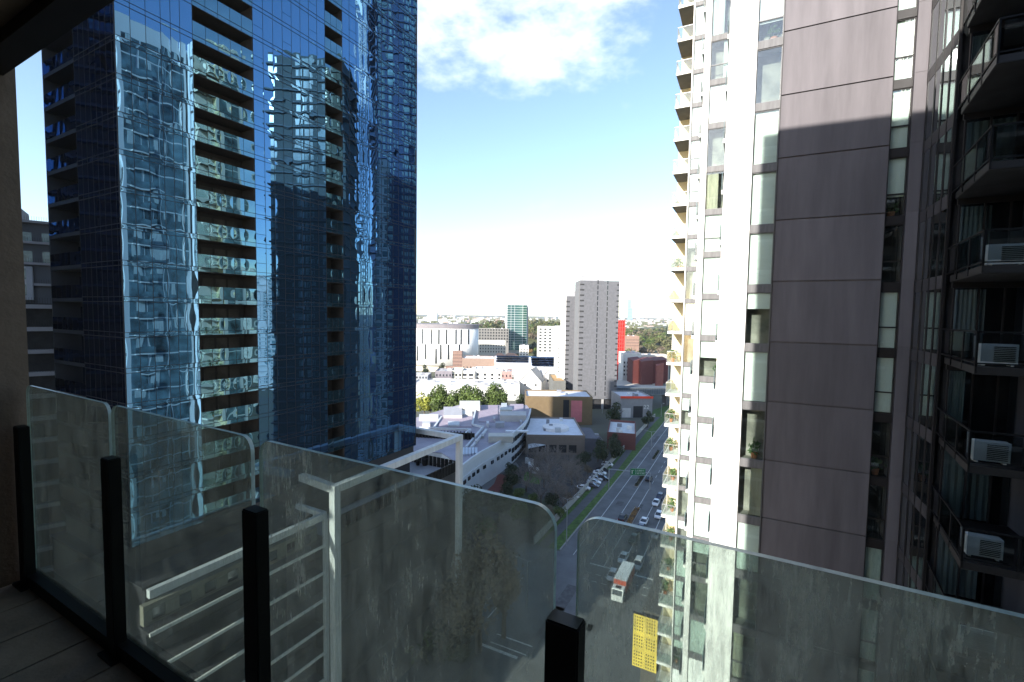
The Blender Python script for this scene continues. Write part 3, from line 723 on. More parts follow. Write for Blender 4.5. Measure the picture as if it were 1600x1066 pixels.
for k in (-1, -3, -4, -5, -6, -7, -8, -9, 2):
    t_ = thing('potted_plant', 'leafy potted plant on the small cream corner balcony, %s' % (('%s storey below eye level' % ordw[-k - 1]) if k < 0 else 'second storey above eye level'), 'potted plant', G(-6.93 + rn.uniform(.35, .9), 46.75 + rn.uniform(.5, 2), S0 + 3 * k + .13), 0, 'pot plants on the small corner balconies')
    q = MB(); q.tube((0, 0, 0), (0, 0, .35), .14, .2, 10); q.build('pot', M['terracotta'], t_)
    q = MB(); h_ = rn.uniform(.5, 1.1)
    for i in range(90):
        c = Vector((rn.gauss(0, .18), rn.gauss(0, .18), .4 + h_ * rn.random())); d = Vector((rn.gauss(0, 1), rn.gauss(0, 1), rn.gauss(0, 1))).normalized() * .15; e = d.orthogonal().normalized() * .06
        q.quad(c - d, c + e, c + d, c - e)
    q.build('leaves', M['leafpot'], t_)
    if k % 2 and k < 0:
        t_ = thing('outdoor_chair', 'dark slatted chair on the small cream corner balcony, %s' % ('%s storey below eye level' % ordw[-k - 1]), 'chair', G(-6.1, 46.75 + 2.2, S0 + 3 * k + .13), rn.uniform(-1, 1), 'chairs on the small corner balconies')
        q = MB(); q.box(-.25, .25, -.25, .25, .42, .46); q.build('seat', M['tan'], t_)
        q = MB(); q.add([(-.25, .22, .46), (.25, .22, .46), (.25, .36, .95), (-.25, .36, .95), (-.25, .25, .46), (.25, .25, .46), (.25, .39, .95), (-.25, .39, .95)], [[0, 1, 2, 3], [7, 6, 5, 4], [0, 4, 5, 1], [1, 5, 6, 2], [2, 6, 7, 3], [3, 7, 4, 0]]); q.build('backrest', M['tan'], t_)
        for sx in (-.22, .22):
            for sy in (-.22, .22):
                q = MB(); q.tube((sx, sy, 0), (sx, sy, .42), .018, n=6); q.build('leg', M['bronze'], t_)
# yellow perforated screen on the podium of the right tower
ys = thing('perforated_screen', 'bright yellow perforated facade screen low on the right tower podium', 'screen')
pA = at(990, 962, 62); pB = at(1028, 970, 60.5); pC = at(1024, 1051, 60.5); pD = at(1000, 1043, 62)
ys.location = Vector((pA.x, pA.y, 0)); k = MB((pA.x, pA.y, 0))
wv = Vector((pB.x - pA.x, pB.y - pA.y, 0)); hv = pA.z - pD.z; nrm = wv.cross(Zv).normalized()
top = max(pA.z, pB.z)
nx_, nz2 = 20, 33
vs_ = []
for iz in range(nz2):
    for ix in range(nx_):
        hole = (ix % 2 == 1 and iz % 2 == 1 and (iz % 11) not in (0, 10) and ix not in (9, 10) and 0 < ix < nx_ - 1)
        if hole: continue
        a_ = Vector((pA.x, pA.y, 0)) + wv * (ix / nx_); b_ = Vector((pA.x, pA.y, 0)) + wv * ((ix + 1) / nx_)
        za = top - hv * iz / nz2; zb = top - hv * (iz + 1) / nz2
        k.quad(a_ + Zv * zb, b_ + Zv * zb, b_ + Zv * za, a_ + Zv * za)
k.build('panel', cmat((0.80, 0.58, 0.10), 0.6, 0.04, name='yellow painted metal'), ys)
k = MB((pA.x, pA.y, 0)); e = (Vector((pA.x, pA.y, 0)) - nrm * .5); k.beam(e + Zv * (top - hv), e + Zv * top, .2, .2); e2 = e + wv; k.beam(e2 + Zv * (top - hv), e2 + Zv * top, .2, .2); k.quad(e + Zv * (top - hv), e2 + Zv * (top - hv), e2 + Zv * top, e + Zv * top)
k.build('frame', M['bronze'], ys)
ac_, bc_ = ab(Vector((pA.x, pA.y, 0)))
pb = thing('podium_building', 'dark low podium block at the foot of the white right tower', 'building', G(-6, 56, 0), -TH)
k = MB((-6, 56, 0)); k.box(ac_ + .9, 8, bc_ + 1.5, 82, 0, top - hv * .6); k.box(ac_ + .9, -5.6, bc_ + 1.5, 82, top - hv * .6, top - .1); k.build('wall', cmat((0.10, 0.09, 0.08), name='dark podium wall'), pb)

# ================================================================== OWN BUILDING AND BALCONY
OT = R_(29.08)
own = thing('camera_building', 'dark concrete apartment building around the balcony with brown pillar and ceiling', 'apartment building', (0, 0, 0), -OT)
FL = EZ - 1.62
def OMB(): return MB()
p = OMB(); p.box(-4.1, -3.85, -1.2, 1.02, FL - .2, EZ + 1.6); p.build('dividing_wall', M['concrete_own'], own)
p = OMB()
for i in range(-9, 12):
    x = -2.87 + i * .32
    if x < -3.85: continue
    p.box(x + .006, x + .314, -1.2, 1.02, FL - .05, FL)
p.build('paved_floor', M['paver'], own)
p = OMB(); p.box(-6.2, 25, -1.2, 1.05, FL - .3, FL - .055); p.build('floor_slab', M['concrete_own'], own)
p = OMB(); p.box(-6.2, 25, -1.2, 1.0, EZ + 1.37, EZ + 1.75); p.build('ceiling', M['concrete_own'], own)
p = OMB(); p.box(-6.2, 25, .85, .97, EZ + 1.30, EZ + 1.368); p.build('ceiling_edge_trim', M['black'], own)
p = OMB(); p.box(-7.0, 25, -12, -1.2, 0, EZ + 19.9); p.box(-7.0, -6.2, -12, 1.05, 0, EZ + 19.9); p.box(-6.2, 25, -1.2, 1.05, EZ + 19.2, EZ + 19.9); p.build('tower_body', cmat((0.13, 0.12, 0.12), name='own tower concrete'), own)
slp = MB(); slp.box(-6.2, 25, -1.2, 1.0, 0, .28); so = slp.build('balcony_slab', cmat((0.5, 0.5, 0.5), name='pale slab'), own)
rl_ = MB(); rl_.box(-6.2, 25, .95, .97, .28, 1.3); rl_.build('balcony_glass', M['smoke'], so)
fst = True
for k in range(-17, 6):
    if k in (-1, 0): continue
    loc = (0, 0, EZ + 1.47 + 3.0 * k)
    if loc[2] < 2: continue
    if fst: so.location = loc; fst = False
    else: inst(so, own, loc)
# balustrade
bl = thing('glass_balustrade', 'dirty streaked glass balcony balustrade on short black posts, across the foreground', 'balustrade', Vector((-3.3 * .874 + .486, 3.3 * .486 + .874, FL)), -OT)
ox = bl.location.x * math.cos(OT) - bl.location.y * math.sin(OT); oy = bl.location.x * math.sin(OT) + bl.location.y * math.cos(OT)
BO = (ox, oy, FL)
ends = [(-3.76, -2.714), (-2.687, -1.60), (-1.552, -.424), (-.368, .70), (.78, 1.9)]
for i, (x0, x1) in enumerate(ends):
    k = MB(BO); r = .055; zt = EZ - .45; zb = FL + .07; y0, y1 = .982, .994; n = 8
    prof = [(x0, zb), (x1, zb)] + [(x1 - r + r * math.cos(t), zt - r + r * math.sin(t)) for t in [math.pi / 2 * j / n for j in range(n + 1)]] + \
           [(x0 + r - r * math.sin(t), zt - r + r * math.cos(t)) for t in [math.pi / 2 * j / n for j in range(n + 1)]]
    nn = len(prof)
    k.add([(x, y0, z) for x, z in prof] + [(x, y1, z) for x, z in prof], [list(range(nn)), list(range(nn, 2 * nn))[::-1]])
    gp_ = k.build('glass_panel', dirty_glass('dirty balustrade glass', i + 1, (.85, .85, 1.5, 1.8, 1.8)[i], (.016, .016, .02, .024, .024)[i]), bl)
    k = MB(BO)
    vs_ = [(x, y, z) for y in (y0 - .001, y1 + .001) for x, z in prof]
    k.add(vs_, [[j, (j + 1) % nn, (j + 1) % nn + nn, j + nn] for j in range(nn)])
    k.build('polished_edge', M['edge'] if 'edge' in M else M.setdefault('edge', mat('green glass edge', (0.30, 0.42, 0.40), 0.25, 0.2, 30, spec=0.8)), gp_)
for i, x in enumerate((-3.74, -2.62, -1.53, -.38, .76)):
    k = MB(BO); k.box(x - .04, x + .04, .925, .975, FL, EZ - .682)
    po = k.build('post', M['black'], bl)
    bm = bmesh.new(); bm.from_mesh(po.data); bmesh.ops.bevel(bm, geom=bm.edges[:], offset=.004, segments=2, affect='EDGES'); bm.to_mesh(po.data); bm.free()
    k = MB(BO); k.box(x - .07, x + .07, .90, .99, FL, FL + .012); k.build('base_plate', M['black'], po)
k = MB(BO); k.box(-3.8, 2, .935, 1.0, FL, FL + .07); k.build('bottom_channel', M['black'], bl)

# ================================================================== NEIGHBOUR and added shade towers at the left, and towers that only the glass sees
n1 = thing('apartment_block', 'shaded concrete apartment block with open balconies, between the pillar and the blue tower', 'apartment block', (-68, 62, 0), R_(38))
zt1 = at(60, 345, 68).z
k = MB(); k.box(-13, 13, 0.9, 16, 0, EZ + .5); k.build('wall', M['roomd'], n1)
k = MB(); k.box(-12.5, 11, 3, 15, EZ + .5, zt1 - .3); k.box(-12, 2, 3.5, 9, zt1 - .3, zt1 + 1.3); k.build('upper_wall', cmat((0.10, 0.105, 0.12), name='dark upper storeys'), n1)
k = MB()
for x in (-13, -6.5, 0, 6.5, 12.3): k.box(x, x + .9, 0, .9, 0, EZ + .5)
k.build('column', cmat((0.30, 0.29, 0.31), name='grey concrete frame'), n1)
s_ = MB(); s_.box(-13.1, 13.3, -.1, .95, 0, .55); s_o = s_.build('floor_slab', cmat((0.30, 0.29, 0.31), name='grey concrete frame'), n1)
r_ = MB()
for i in range(100): r_.tube((-13 + i * .26, 0, .5), (-13 + i * .26, 0, 1.5), .02, n=4)
r_.build('railing', M['bronze'], s_o)
for i in range(17):
    if i == 0: s_o.location = (0, 0, EZ - .2)
    else: inst(s_o, n1, (0, 0, EZ - .2 - 3.1 * i))
k = MB(); k.box(-6, 3, 2.0, 2.9, EZ + 1, EZ + 5.6); k.build('white_bay', cmat((0.42, 0.42, 0.45), name='pale bay'), n1)
wn = MB(); wn.box(0, 2.2, -.06, 0, 0, 1.5); w_o = wn.build('window', M['teal'], n1)
c = 0
for lvz in range(2):
    for i in range(3):
        loc = (-5.4 + i * 2.8, 2.0, EZ + 1.6 + lvz * 2.2)
        if c == 0: w_o.location = loc
        else: inst(w_o, n1, loc)
        c += 1
for i in range(1, 5):
    c_ = inst(s_o, n1, (0, 2.4, EZ + .1 + 2.9 * i)); c_.scale = (.93, 1, .6)
for lvz in range(2):
    for i in range(7):
        inst(w_o, n1, (-12 + i * 3.2, 3.0, EZ + 6.3 + lvz * 2.6))
n3 = thing('added_tower', 'broad dark tower added outside the left edge of the picture to darken reflections', 'apartment tower', (-112, 46, 0), R_(5))  # unseen tower added so the side glass reflects something dark
k = MB(); k.box(-18, 20, -26, 22, 0, EZ + 75); k.build('wall', cmat((0.035, 0.04, 0.055), name='far added tower wall'), n3)
k = MB(); k.box(20, 21.2, -26, 22, 0, .4); s_o = k.build('balcony_slab', cmat((0.10, 0.11, 0.14), name='far added tower slab'), n3)
k = MB(); k.box(20.02, 20.06, -22, -12, 1.0, 2.7); k.box(20.02, 20.06, -6, 2, 1.0, 2.7); k.box(20.02, 20.06, 6, 19, 1.0, 2.7); k.build('window', M['tglass'], s_o)
for i in range(40):
    if i == 0: s_o.location = (0, 0, 3)
    else: inst(s_o, n3, (0, 0, 3 + 3.1 * i))
n2 = thing('added_tower', 'dark tower added outside the left edge of the picture to block the sun', 'apartment tower', (-74, 16, 0), R_(-20))  # unseen block added to keep sun off the blue tower and street
k = MB(); k.box(-16, 14, -10, 12, 0, EZ + 62); k.build('wall', cmat((0.12, 0.115, 0.11), name='added tower wall'), n2)
k = MB(); k.box(13.6, 15.2, -10, 12.3, 0, .3); k.box(-16, 14, 11.9, 13.4, 0, .3); s_o = k.build('balcony_slab', cmat((0.45, 0.42, 0.38), name='added tower slab'), n2)
k = MB(); k.box(14.02, 14.06, -9, 11.5, 1.0, 2.7); k.box(-15, 13.5, 12.02, 12.06, 1.0, 2.7); k.build('window', M['tglass'], s_o)
for i in range(37):
    if i == 0: s_o.location = (0, 0, 3)
    else: inst(s_o, n2, (0, 0, 3 + 3.1 * i))
def reflected(px, D, wdt, dep, top, col_, glassy, lab, rz=0.0, name='distant_tower', slabc=(0.4, 0.42, 0.42)):
    r = (px - 800) / F
    hit = None
    n = Vector((math.cos(R_(28.5)), -math.sin(R_(28.5)), 0)); y = Vector((math.sin(R_(28.5)), math.cos(R_(28.5)), 0))
    d = Vector((r, 1, 0)); t = (T1.dot(n)) / d.dot(n); hit = d * t
    rf = (d - 2 * d.dot(n) * n).normalized(); c = hit + rf * D
    th = thing(name, lab, 'tower', (c.x, c.y, 0), math.atan2(rf.y, rf.x) + math.pi / 2 + rz)
    k = MB(); k.box(-wdt / 2, wdt / 2, -dep / 2, dep / 2, 0, top); k.build('wall', col_, th); glassy = M['teal']
    k = MB(); k.box(-wdt / 2 - .5, wdt / 2 + .5, -dep / 2 - .5, dep / 2 + .5, 0, .35); s_ = k.build('floor_band', cmat(slabc, name='floor band'), th)
    k = MB(); rn = random.Random(px)
    for sgn in (-1, 1):
        x = -wdt / 2
        while x < wdt / 2 - 1:
            ww = rn.uniform(.8, 2.2)
            if rn.random() < .7: k.box(x, min(x + ww, wdt / 2), sgn * (dep / 2 + .05), sgn * (dep / 2 + .1), .8, 2.6)
            x += ww + rn.uniform(.3, 1.5)
    k.build('window', glassy, s_)
    nfl = int(top / 3.1)
    for i in range(nfl):
        if i == 0: s_.location = (0, 0, 2)
        else: inst(s_, th, (0, 0, 2 + 3.1 * i))
    return c, rf
reflected(497, 88, 19, 18, EZ + 68, cmat((0.05, 0.07, 0.075), name='dark tower wall'), M['tglass'], 'dark teal tower behind the right tower, seen mirrored in the blue glass', R_(15), slabc=(0.07, 0.10, 0.12))
reflected(628, 130, 22, 20, EZ + 150, cmat((0.03, 0.055, 0.12), name='navy tower wall'), M['tglass'], 'tall navy tower seen mirrored near the edge of the blue glass', R_(-10), slabc=(0.04, 0.07, 0.14))
reflected(596, 105, 3.6, 8, EZ + 52, cmat((0.65, 0.66, 0.66), name='pale tower wall'), M['tglass'], 'slim pale tower seen mirrored beside the crane', R_(0))
reflected(425, 330, 30, 18, EZ + 24, cmat((0.5, 0.5, 0.5), name='far grey tower'), M['tglass'], 'far pale block seen mirrored low in the blue glass')
# tower crane
r = (569 - 800) / F; n = Vector((math.cos(R_(28.5)), -math.sin(R_(28.5)), 0)); d = Vector((r, 1, 0)); hit = d * (T1.dot(n) / d.dot(n)); rf = (d - 2 * d.dot(n) * n).normalized()
c = hit + rf * 95
cr = thing('tower_crane', 'white lattice tower crane behind the right tower, seen mirrored in the blue glass', 'crane', (c.x, c.y, 0), math.atan2(rf.y, rf.x) + .4)
k = MB(); H = EZ + 110; s = 1.0
for x, y in ((-s, -s), (s, -s), (s, s), (-s, s)): k.beam((x, y, 0), (x, y, H), .25, .25)
z = 0
while z < H - 2:
    cs_ = [(-s, -s), (s, -s), (s, s), (-s, s)]
    for i in range(4):
        a_, b_ = cs_[i], cs_[(i + 1) % 4]; k.tube((*a_, z), (*b_, z + 2.2), .1, n=4); k.tube((*a_, z), (*b_, z), .1, n=4)
    z += 2.2
k.build('mast', M['paintwhite'], cr)
k = MB()
for y in (-.8, .8): k.beam((-14, y, H), (45, y, H), .2, .2)
k.beam((0, 0, H + 1.8), (45, 0, H + 1.5), .2, .2); k.box(-14, -10, -1, 1, H - 2, H); k.tube((0, 0, H), (0, 0, H + 8), .3); k.tube((0, 0, H + 8), (30, 0, H + 1.6), .08); k.tube((0, 0, H + 8), (-12, 0, H), .08)
for i in range(24): k.tube((i * 1.8, -.8, H), (i * 1.8 + .9, 0, H + 1.7), .06, n=3); k.tube((i * 1.8 + .9, 0, H + 1.7), (i * 1.8 + 1.8, .8, H), .06, n=3)
k.build('jib', M['paintwhite'], cr)
k = MB(); k.box(1.1, 2.6, -2.2, -.9, H - 2.5, H - .4); k.build('cab', cmat((0.7, 0.7, 0.7), name='crane cab'), cr)
# ================================================================== MID AND FAR BUILDINGS
WINM = {}
def bld(name, lab, cat, px0, px1, yt, z, dep, wallc, rz=0.0, roofc=(0.45, 0.45, 0.45), win=None, group=None, parapet=.7, wc=None, base=0, ref='l', side=None, roofthings=4):
    """block whose front runs between two picture columns at distance z; yt = picture row of its top edge"""
    a = at(px0, yt, z); b = at(px1, yt, z); w_ = abs(b.x - a.x); h = a.z if ref == 'l' else b.z
    w_ = w_ / max(.3, math.cos(rz))
    cx = (a.x + b.x) / 2
    t = thing(name, lab, cat, (cx, z, 0), rz, group)
    k = MB(); k.box(-w_ / 2, w_ / 2, 0, dep, base, h); k.build('wall', cmat(wallc, name='wall paint', rough=.85), t)
    k = MB(); pt = .35
    for (x0, x1, y0, y1) in ((-w_ / 2 - .05, w_ / 2 + .05, -.05, pt), (-w_ / 2 - .05, w_ / 2 + .05, dep - pt, dep + .05), (-w_ / 2 - .05, -w_ / 2 + pt, pt, dep - pt), (w_ / 2 - pt, w_ / 2 + .05, pt, dep - pt)):
        k.box(x0, x1, y0, y1, h - .1, h + parapet)
    k.build('parapet', cmat([min(.85, c * 1.08) for c in wallc], name='parapet'), t)
    k = MB(); k.box(-w_ / 2 + pt, w_ / 2 - pt, pt, dep - pt, h, h + .06); k.build('roof', cmat(roofc, name='flat roof', rough=.9), t)
    rn = random.Random(px0 * 7 + int(z))
    for i in range(roofthings):
        k = MB(); s = rn.uniform(1, 2.6); x = rn.uniform(-w_ / 2 + 2, w_ / 2 - 2); y = rn.uniform(2, dep - 2)
        k.box(x, x + s, y, y + s * .8, h + .06, h + rn.uniform(.8, 2)); k.build('rooftop_plant', cmat(rn.choice(((.5, .5, .5), (.65, .65, .63), (.25, .25, .27))), name='roof plant'), t)
    if win:
        nx, nz, fw_, fh_, z0, dz = win
        pitch = w_ / nx; ww = pitch * fw_
        k = MB(); k.box(-ww / 2, ww / 2, -.03, .04, 0, dz * fh_); o = k.build('window', M['glassdark'] if wc is None else wc, t)
        k = MB(); k.box(-ww / 2 - .1, ww / 2 + .1, -.28, -.0, -.12, 0); k.build('sill', cmat([min(.85, c * 1.1) for c in wallc], name='sill'), o)
        fst = True
        for j in range(nz):
            for i in range(nx):
                loc = (-w_ / 2 + pitch * (i + .5), 0, z0 + dz * j)
                if fst: o.location = loc; fst = False
                else: inst(o, t, loc)
        if side:
            sx = side; ns = int(dep / 4)
            for j in range(nz):
                for i in range(ns):
                    c = inst(o, t, (sx * w_ / 2, 2 + (dep - 4) * (i + .5) / ns, z0 + dz * j)); c.rotation_euler.z = math.pi / 2 * sx
    return t, w_, h
CW = (0.72, 0.70, 0.66)
# drum hall with tall slots
a = at(640, 508, 430); t = thing('drum_hall', 'white drum shaped hall with tall dark slots and a grey rim', 'hall', (at(690, 508, 455).x, 455, 0), 0)
R1 = 36; h = a.z
k = MB(); k.smooth = True
poly = [(R1 * math.cos(2 * math.pi * i / 48), R1 * .6 * math.sin(2 * math.pi * i / 48)) for i in range(48)]; k.prism(poly, 6, h - 3); k.build('wall', M['white_render'], t)
k = MB(); k.prism([(x * 1.01, y * 1.01) for x, y in poly], h - 3, h + 1); k.build('rim', cmat((0.22, 0.2, 0.21), name='grey rim'), t)
k = MB(); k.prism([(x * .9, y * .9) for x, y in poly], 0, 6); k.build('base_wall', cmat((0.5, 0.46, 0.38), name='beige base'), t)
k = MB(); k.box(-.7, .7, -.25, .25, 0, 14); o = k.build('slot_window', M['glassdark'], t); fst = True
for (ang, zz) in ((-2.3, 26), (-2.15, 10), (-2.0, 26), (-1.9, 12), (-1.75, 26), (-1.55, 26), (-1.5, 12), (-1.35, 26), (-1.3, 12), (-1.1, 26), (-.95, 26), (-1.0, 12), (-1.62, 8), (-.7, 26)):
    loc = (R1 * math.cos(ang), R1 * .6 * math.sin(ang), zz)
    if fst: o.location = loc; fst = False; cc_ = o
    else: cc_ = inst(o, t, loc)
    cc_.rotation_euler.z = ang + math.pi / 2
bld('brick_building', 'salmon brick block with a flat grey roof, right of the drum hall', 'building', 697, 722, 549, 435, 20, (0.25, 0.16, 0.13), roofc=(.35, .38, .42), win=(8, 5, .3, .5, 6, 3.2))
bld('brick_hall', 'long low brick hall with a white fascia, behind the dark round trees', 'hall', 722, 776, 561, 400, 24, (0.27, 0.19, 0.15), roofc=(.7, .7, .7), win=(10, 1, .3, .5, 8, 3))
def sloped(name, lab, cat, px0, px1, y_e, y_r, z, dep, wallc, roofc, strips=0):
    a = at(px0, y_e, z); b = at(px1, y_e, z); w_ = b.x - a.x; h = a.z; hr = at(px0, y_r, z + dep).z
    t = thing(name, lab, cat, ((a.x + b.x) / 2, z, 0), 0)
    k = MB(); k.box(-w_ / 2, w_ / 2, 0, dep, 0, h); k.build('wall', cmat(wallc, name='wall paint', rough=.85), t)
    k = MB(); k.add([(-w_ / 2 - .5, -.5, h), (w_ / 2 + .5, -.5, h), (w_ / 2 + .5, dep, max(hr, h + .5)), (-w_ / 2 - .5, dep, max(hr, h + .5)), (-w_ / 2 - .5, -.5, h - .4), (w_ / 2 + .5, -.5, h - .4), (w_ / 2 + .5, dep, h - .4), (-w_ / 2 - .5, dep, h - .4)],
          [[0, 1, 2, 3], [7, 6, 5, 4], [0, 4, 5, 1], [1, 5, 6, 2], [2, 6, 7, 3], [3, 7, 4, 0]]); k.build('roof', cmat(roofc, name='roof sheet', rough=.5), t)
    for i in range(strips):
        y = dep * (i + .5) / strips; zz = h + (max(hr, h + .5) - h) * (y + .5) / (dep + .5)
        k = MB(); k.box(-w_ / 2 + 1, w_ / 2 - 1, y - dep * .16, y + dep * .16, zz + .1, zz + .9); k.build('skylight', M['tglass_dark'], t)
    return t
sloped('saw_roof_hall', 'pale shed with a blue tinted skylight roof beside the brick hall', 'shed', 773, 832, 567, 556, 385, 22, (0.5, 0.5, 0.5), (0.6, 0.62, 0.66), 3)
sloped('skylight_hall', 'hall with dark blue striped skylights on its roof, left of the concrete towers', 'shed', 829, 872, 573, 558, 355, 26, (0.55, 0.52, 0.46), (0.6, 0.64, 0.7), 4)
bld('midrise_flats', 'long grey concrete midrise flats in front of the wooded hill', 'apartment block', 735, 795, 514, 575, 18, (0.20, 0.19, 0.175), win=(14, 5, .55, .55, 20, 3.6), roofthings=3)
bld('terrace_row', 'long white terrace row of flats below the grey midrise', 'apartment block', 724, 790, 533, 520, 12, (0.45, 0.43, 0.37), win=(16, 3, .35, .5, 12, 3.4))
bld('terrace_row', 'short cream terrace at the edge of the wood', 'apartment block', 722, 742, 529, 545, 12, (0.66, 0.62, 0.55), win=(5, 2, .35, .5, 17, 3.4))
# green glass tower
t, w_, h = bld('green_glass_tower', 'slim green glass tower with a white crown, in the middle distance', 'tower', 793, 824, 479, 600, 26, (0.60, 0.60, 0.58), rz=.10)
k = MB()
for i in range(19): k.box(-w_ / 2 - .6, w_ / 2 - 6.0, -1.2, .2, 9 + i * 3.05, 9 + i * 3.05 + 2.6)
k.build('green_glazing', mirror_glass('green glass', (0.35, 0.55, 0.53), 0.08, 0, (0.05, 0.13, 0.125), f0=.3), t)
k = MB()
for i in range(19): k.box(w_ / 2 - 5.6, w_ / 2 - .4, -.7, .2, 9 + i * 3.05, 9 + i * 3.05 + 2.7)
k.build('dark_glazing', mirror_glass('deep green glass', (0.12, 0.3, 0.28), 0.05, 0, (0.01, 0.05, 0.045), f0=.3), t)
k = MB()
for i in range(20): k.box(-w_ / 2 - .7, w_ / 2 - .3, -1.35, .2, 11.62 + (i - 1) * 3.05, 12.0 + (i - 1) * 3.05)
for x in (-w_ / 2 - .6, -w_ / 2 + 4.4, -w_ / 2 + 9, w_ / 2 - 6): k.box(x, x + .4, -1.4, .2, 9, 68)
k.build('white_grid', cmat((0.5, 0.52, 0.52), name='tower grid'), t)
k = MB(); k.box(2, w_ / 2 + 2.5, 8, 22, 0, at(820, 462, 600).z); k.build('lift_core', cmat((0.36, 0.36, 0.39), name='lift core'), t)
k = MB()
for i in range(5): k.box(-w_ / 2 + 2 + i * 4.0, -w_ / 2 + 4.8 + i * 4.0, -.3, .1, h - 5.5, h - 2)
k.build('crown_opening', M['glassdark'], t)
bld('white_apartments', 'white apartment block with stacked balconies, right of the green glass tower', 'apartment block', 841, 886, 511, 545, 20, (0.5, 0.49, 0.46), win=(6, 8, .45, .45, 12, 3.6), roofthings=2)
bld('podium_shop', 'small white block at the foot of the green glass tower', 'building', 812, 826, 541, 560, 12, (0.7, 0.68, 0.62), win=(3, 3, .5, .5, 6, 3.2))
# concrete towers
def ctower(lab, px0, px1, yt, z, dep, endw):
    a = at(px0, yt, z); b = at(px1, yt, z); w_ = b.x - a.x; h = a.z
    t = thing('concrete_tower', lab, 'tower', ((a.x + b.x) / 2, z, 0), 0, 'pair of grey concrete housing towers')
    k = MB(); k.box(-w_ / 2, w_ / 2, 0, dep, 6, h)
    nfl = int((h - 6) / 3.1)
    k.build('wall', cmat((0.125, 0.125, 0.135), name='precast panels', var=.18, scale=.7, detail=8), t)  # front face coloured darker to stand for shade
    k = MB(); k.box(-w_ / 2 + 2, w_ / 2 - 2, 1, dep - 1, 0, 6); k.build('undercroft', M['roomd'], t)
    k = MB()
    for i in range(4): k.box(-w_ / 2 + 1 + i * (w_ - 3) / 3, -w_ / 2 + 2.2 + i * (w_ - 3) / 3, .1, 1, 0, 6)
    k.build('column', cmat((0.4, 0.39, 0.38), name='undercroft column'), t)
    k = MB(); k.box(-w_ / 2 + 1.5, w_ * .12, 3, dep - 3, h, h + 3.4); k.build('lift_room', cmat((0.33, 0.33, 0.34), name='lift room'), t)
    # left end wall coloured lighter to stand for sunlight, with balcony slots
    k = MB(); k.box(-w_ / 2 - endw, -w_ / 2, .4, dep - .2, 6, h); k.build('end_wall', cmat((0.8, 0.78, 0.74) if endw >= 1 else (0.16, 0.16, 0.165), name='sunlit tone end wall'), t)
    k = MB(); k.box(-w_ / 2 - .06, -w_ / 2 + 2.3, -.06, 1.2, 0, .85); o = k.build('balcony_slot', M['roomd'], t)
    k = MB(); k.box(w_ / 2 - 1.4, w_ / 2 + .06, -.06, 2.2, 0, .8); o2 = k.build('balcony_slot', M['roomd'], t)
    for i in range(nfl):
        z_ = 7.2 + i * 3.1
        if i == 0: o.location = (0, 0, z_); o2.location = (0, 0, z_)
        else: inst(o, t, (0, 0, z_)); inst(o2, t, (0, 0, z_))
    return t, w_, h, nfl
t, w_, h, nfl = ctower('tall front concrete tower block with two dark window lines up its broad face', 907, 968, 438.5, 272, 17, .8)
for fx in (-.06, .19):
    k = MB(); k.box(w_ * fx, w_ * fx + .55, -.05, .1, 0, 2.3); o = k.build('window', M['glassdark'], t)
    for i in range(nfl):
        if i == 0: o.location = (0, 0, 8)
        else: inst(o, t, (0, 0, 8 + i * 3.1))
t2, w2, h2, n2_ = ctower('lower rear concrete tower block with a white end wall toned as if sunlit', 885, 912, 463, 300, 22, 1.0)
bld('white_apartments', 'bright white slab block tucked left of the concrete towers', 'apartment block', 871, 888, 512, 318, 20, (0.80, 0.78, 0.75), win=(3, 9, .4, .35, 6, 3.2))
# red stair tower
t = thing('red_tower', 'bright red lattice tower standing right behind the concrete tower', 'tower', (at(971, 500, 400).x, 400, 0), 0)
h = at(971, 500, 400).z
k = MB()
for i in range(4): k.box(-3.4 + i * 1.9, -2.3 + i * 1.9, 0, 1.2, 6, h)
k.build('column', cmat((0.75, 0.05, 0.04), name='red paint'), t)
k = MB()
for i in range(13): k.box(-3.5, 3.5, .15, 4.2, 7 + i * 3.4, 7.6 + i * 3.4)
k.build('floor', cmat((0.65, 0.07, 0.05), name='red paint 2'), t)
k = MB(); k.box(-3, 3, 1.5, 4, 0, h - .5); k.build('core', cmat((0.35, 0.05, 0.05), name='red core'), t)
bld('brick_flats', 'orange brick flats with rows of small windows below the wooded hill', 'apartment block', 979, 999, 526, 570, 14, (0.27, 0.17, 0.13), win=(12, 3, .3, .4, 18, 3.5))
bld('white_flats', 'white flats with dark square windows, right of the red tower', 'apartment block', 974, 1002, 553, 375, 16, (0.72, 0.68, 0.62), win=(6, 4, .45, .5, 7, 3.2), roofc=(.6, .5, .45))
bld('white_house', 'pale rendered house behind the maroon building', 'house', 1000, 1046, 556, 400, 16, (0.5, 0.44, 0.38), win=(8, 2, .35, .5, 12, 3.2))
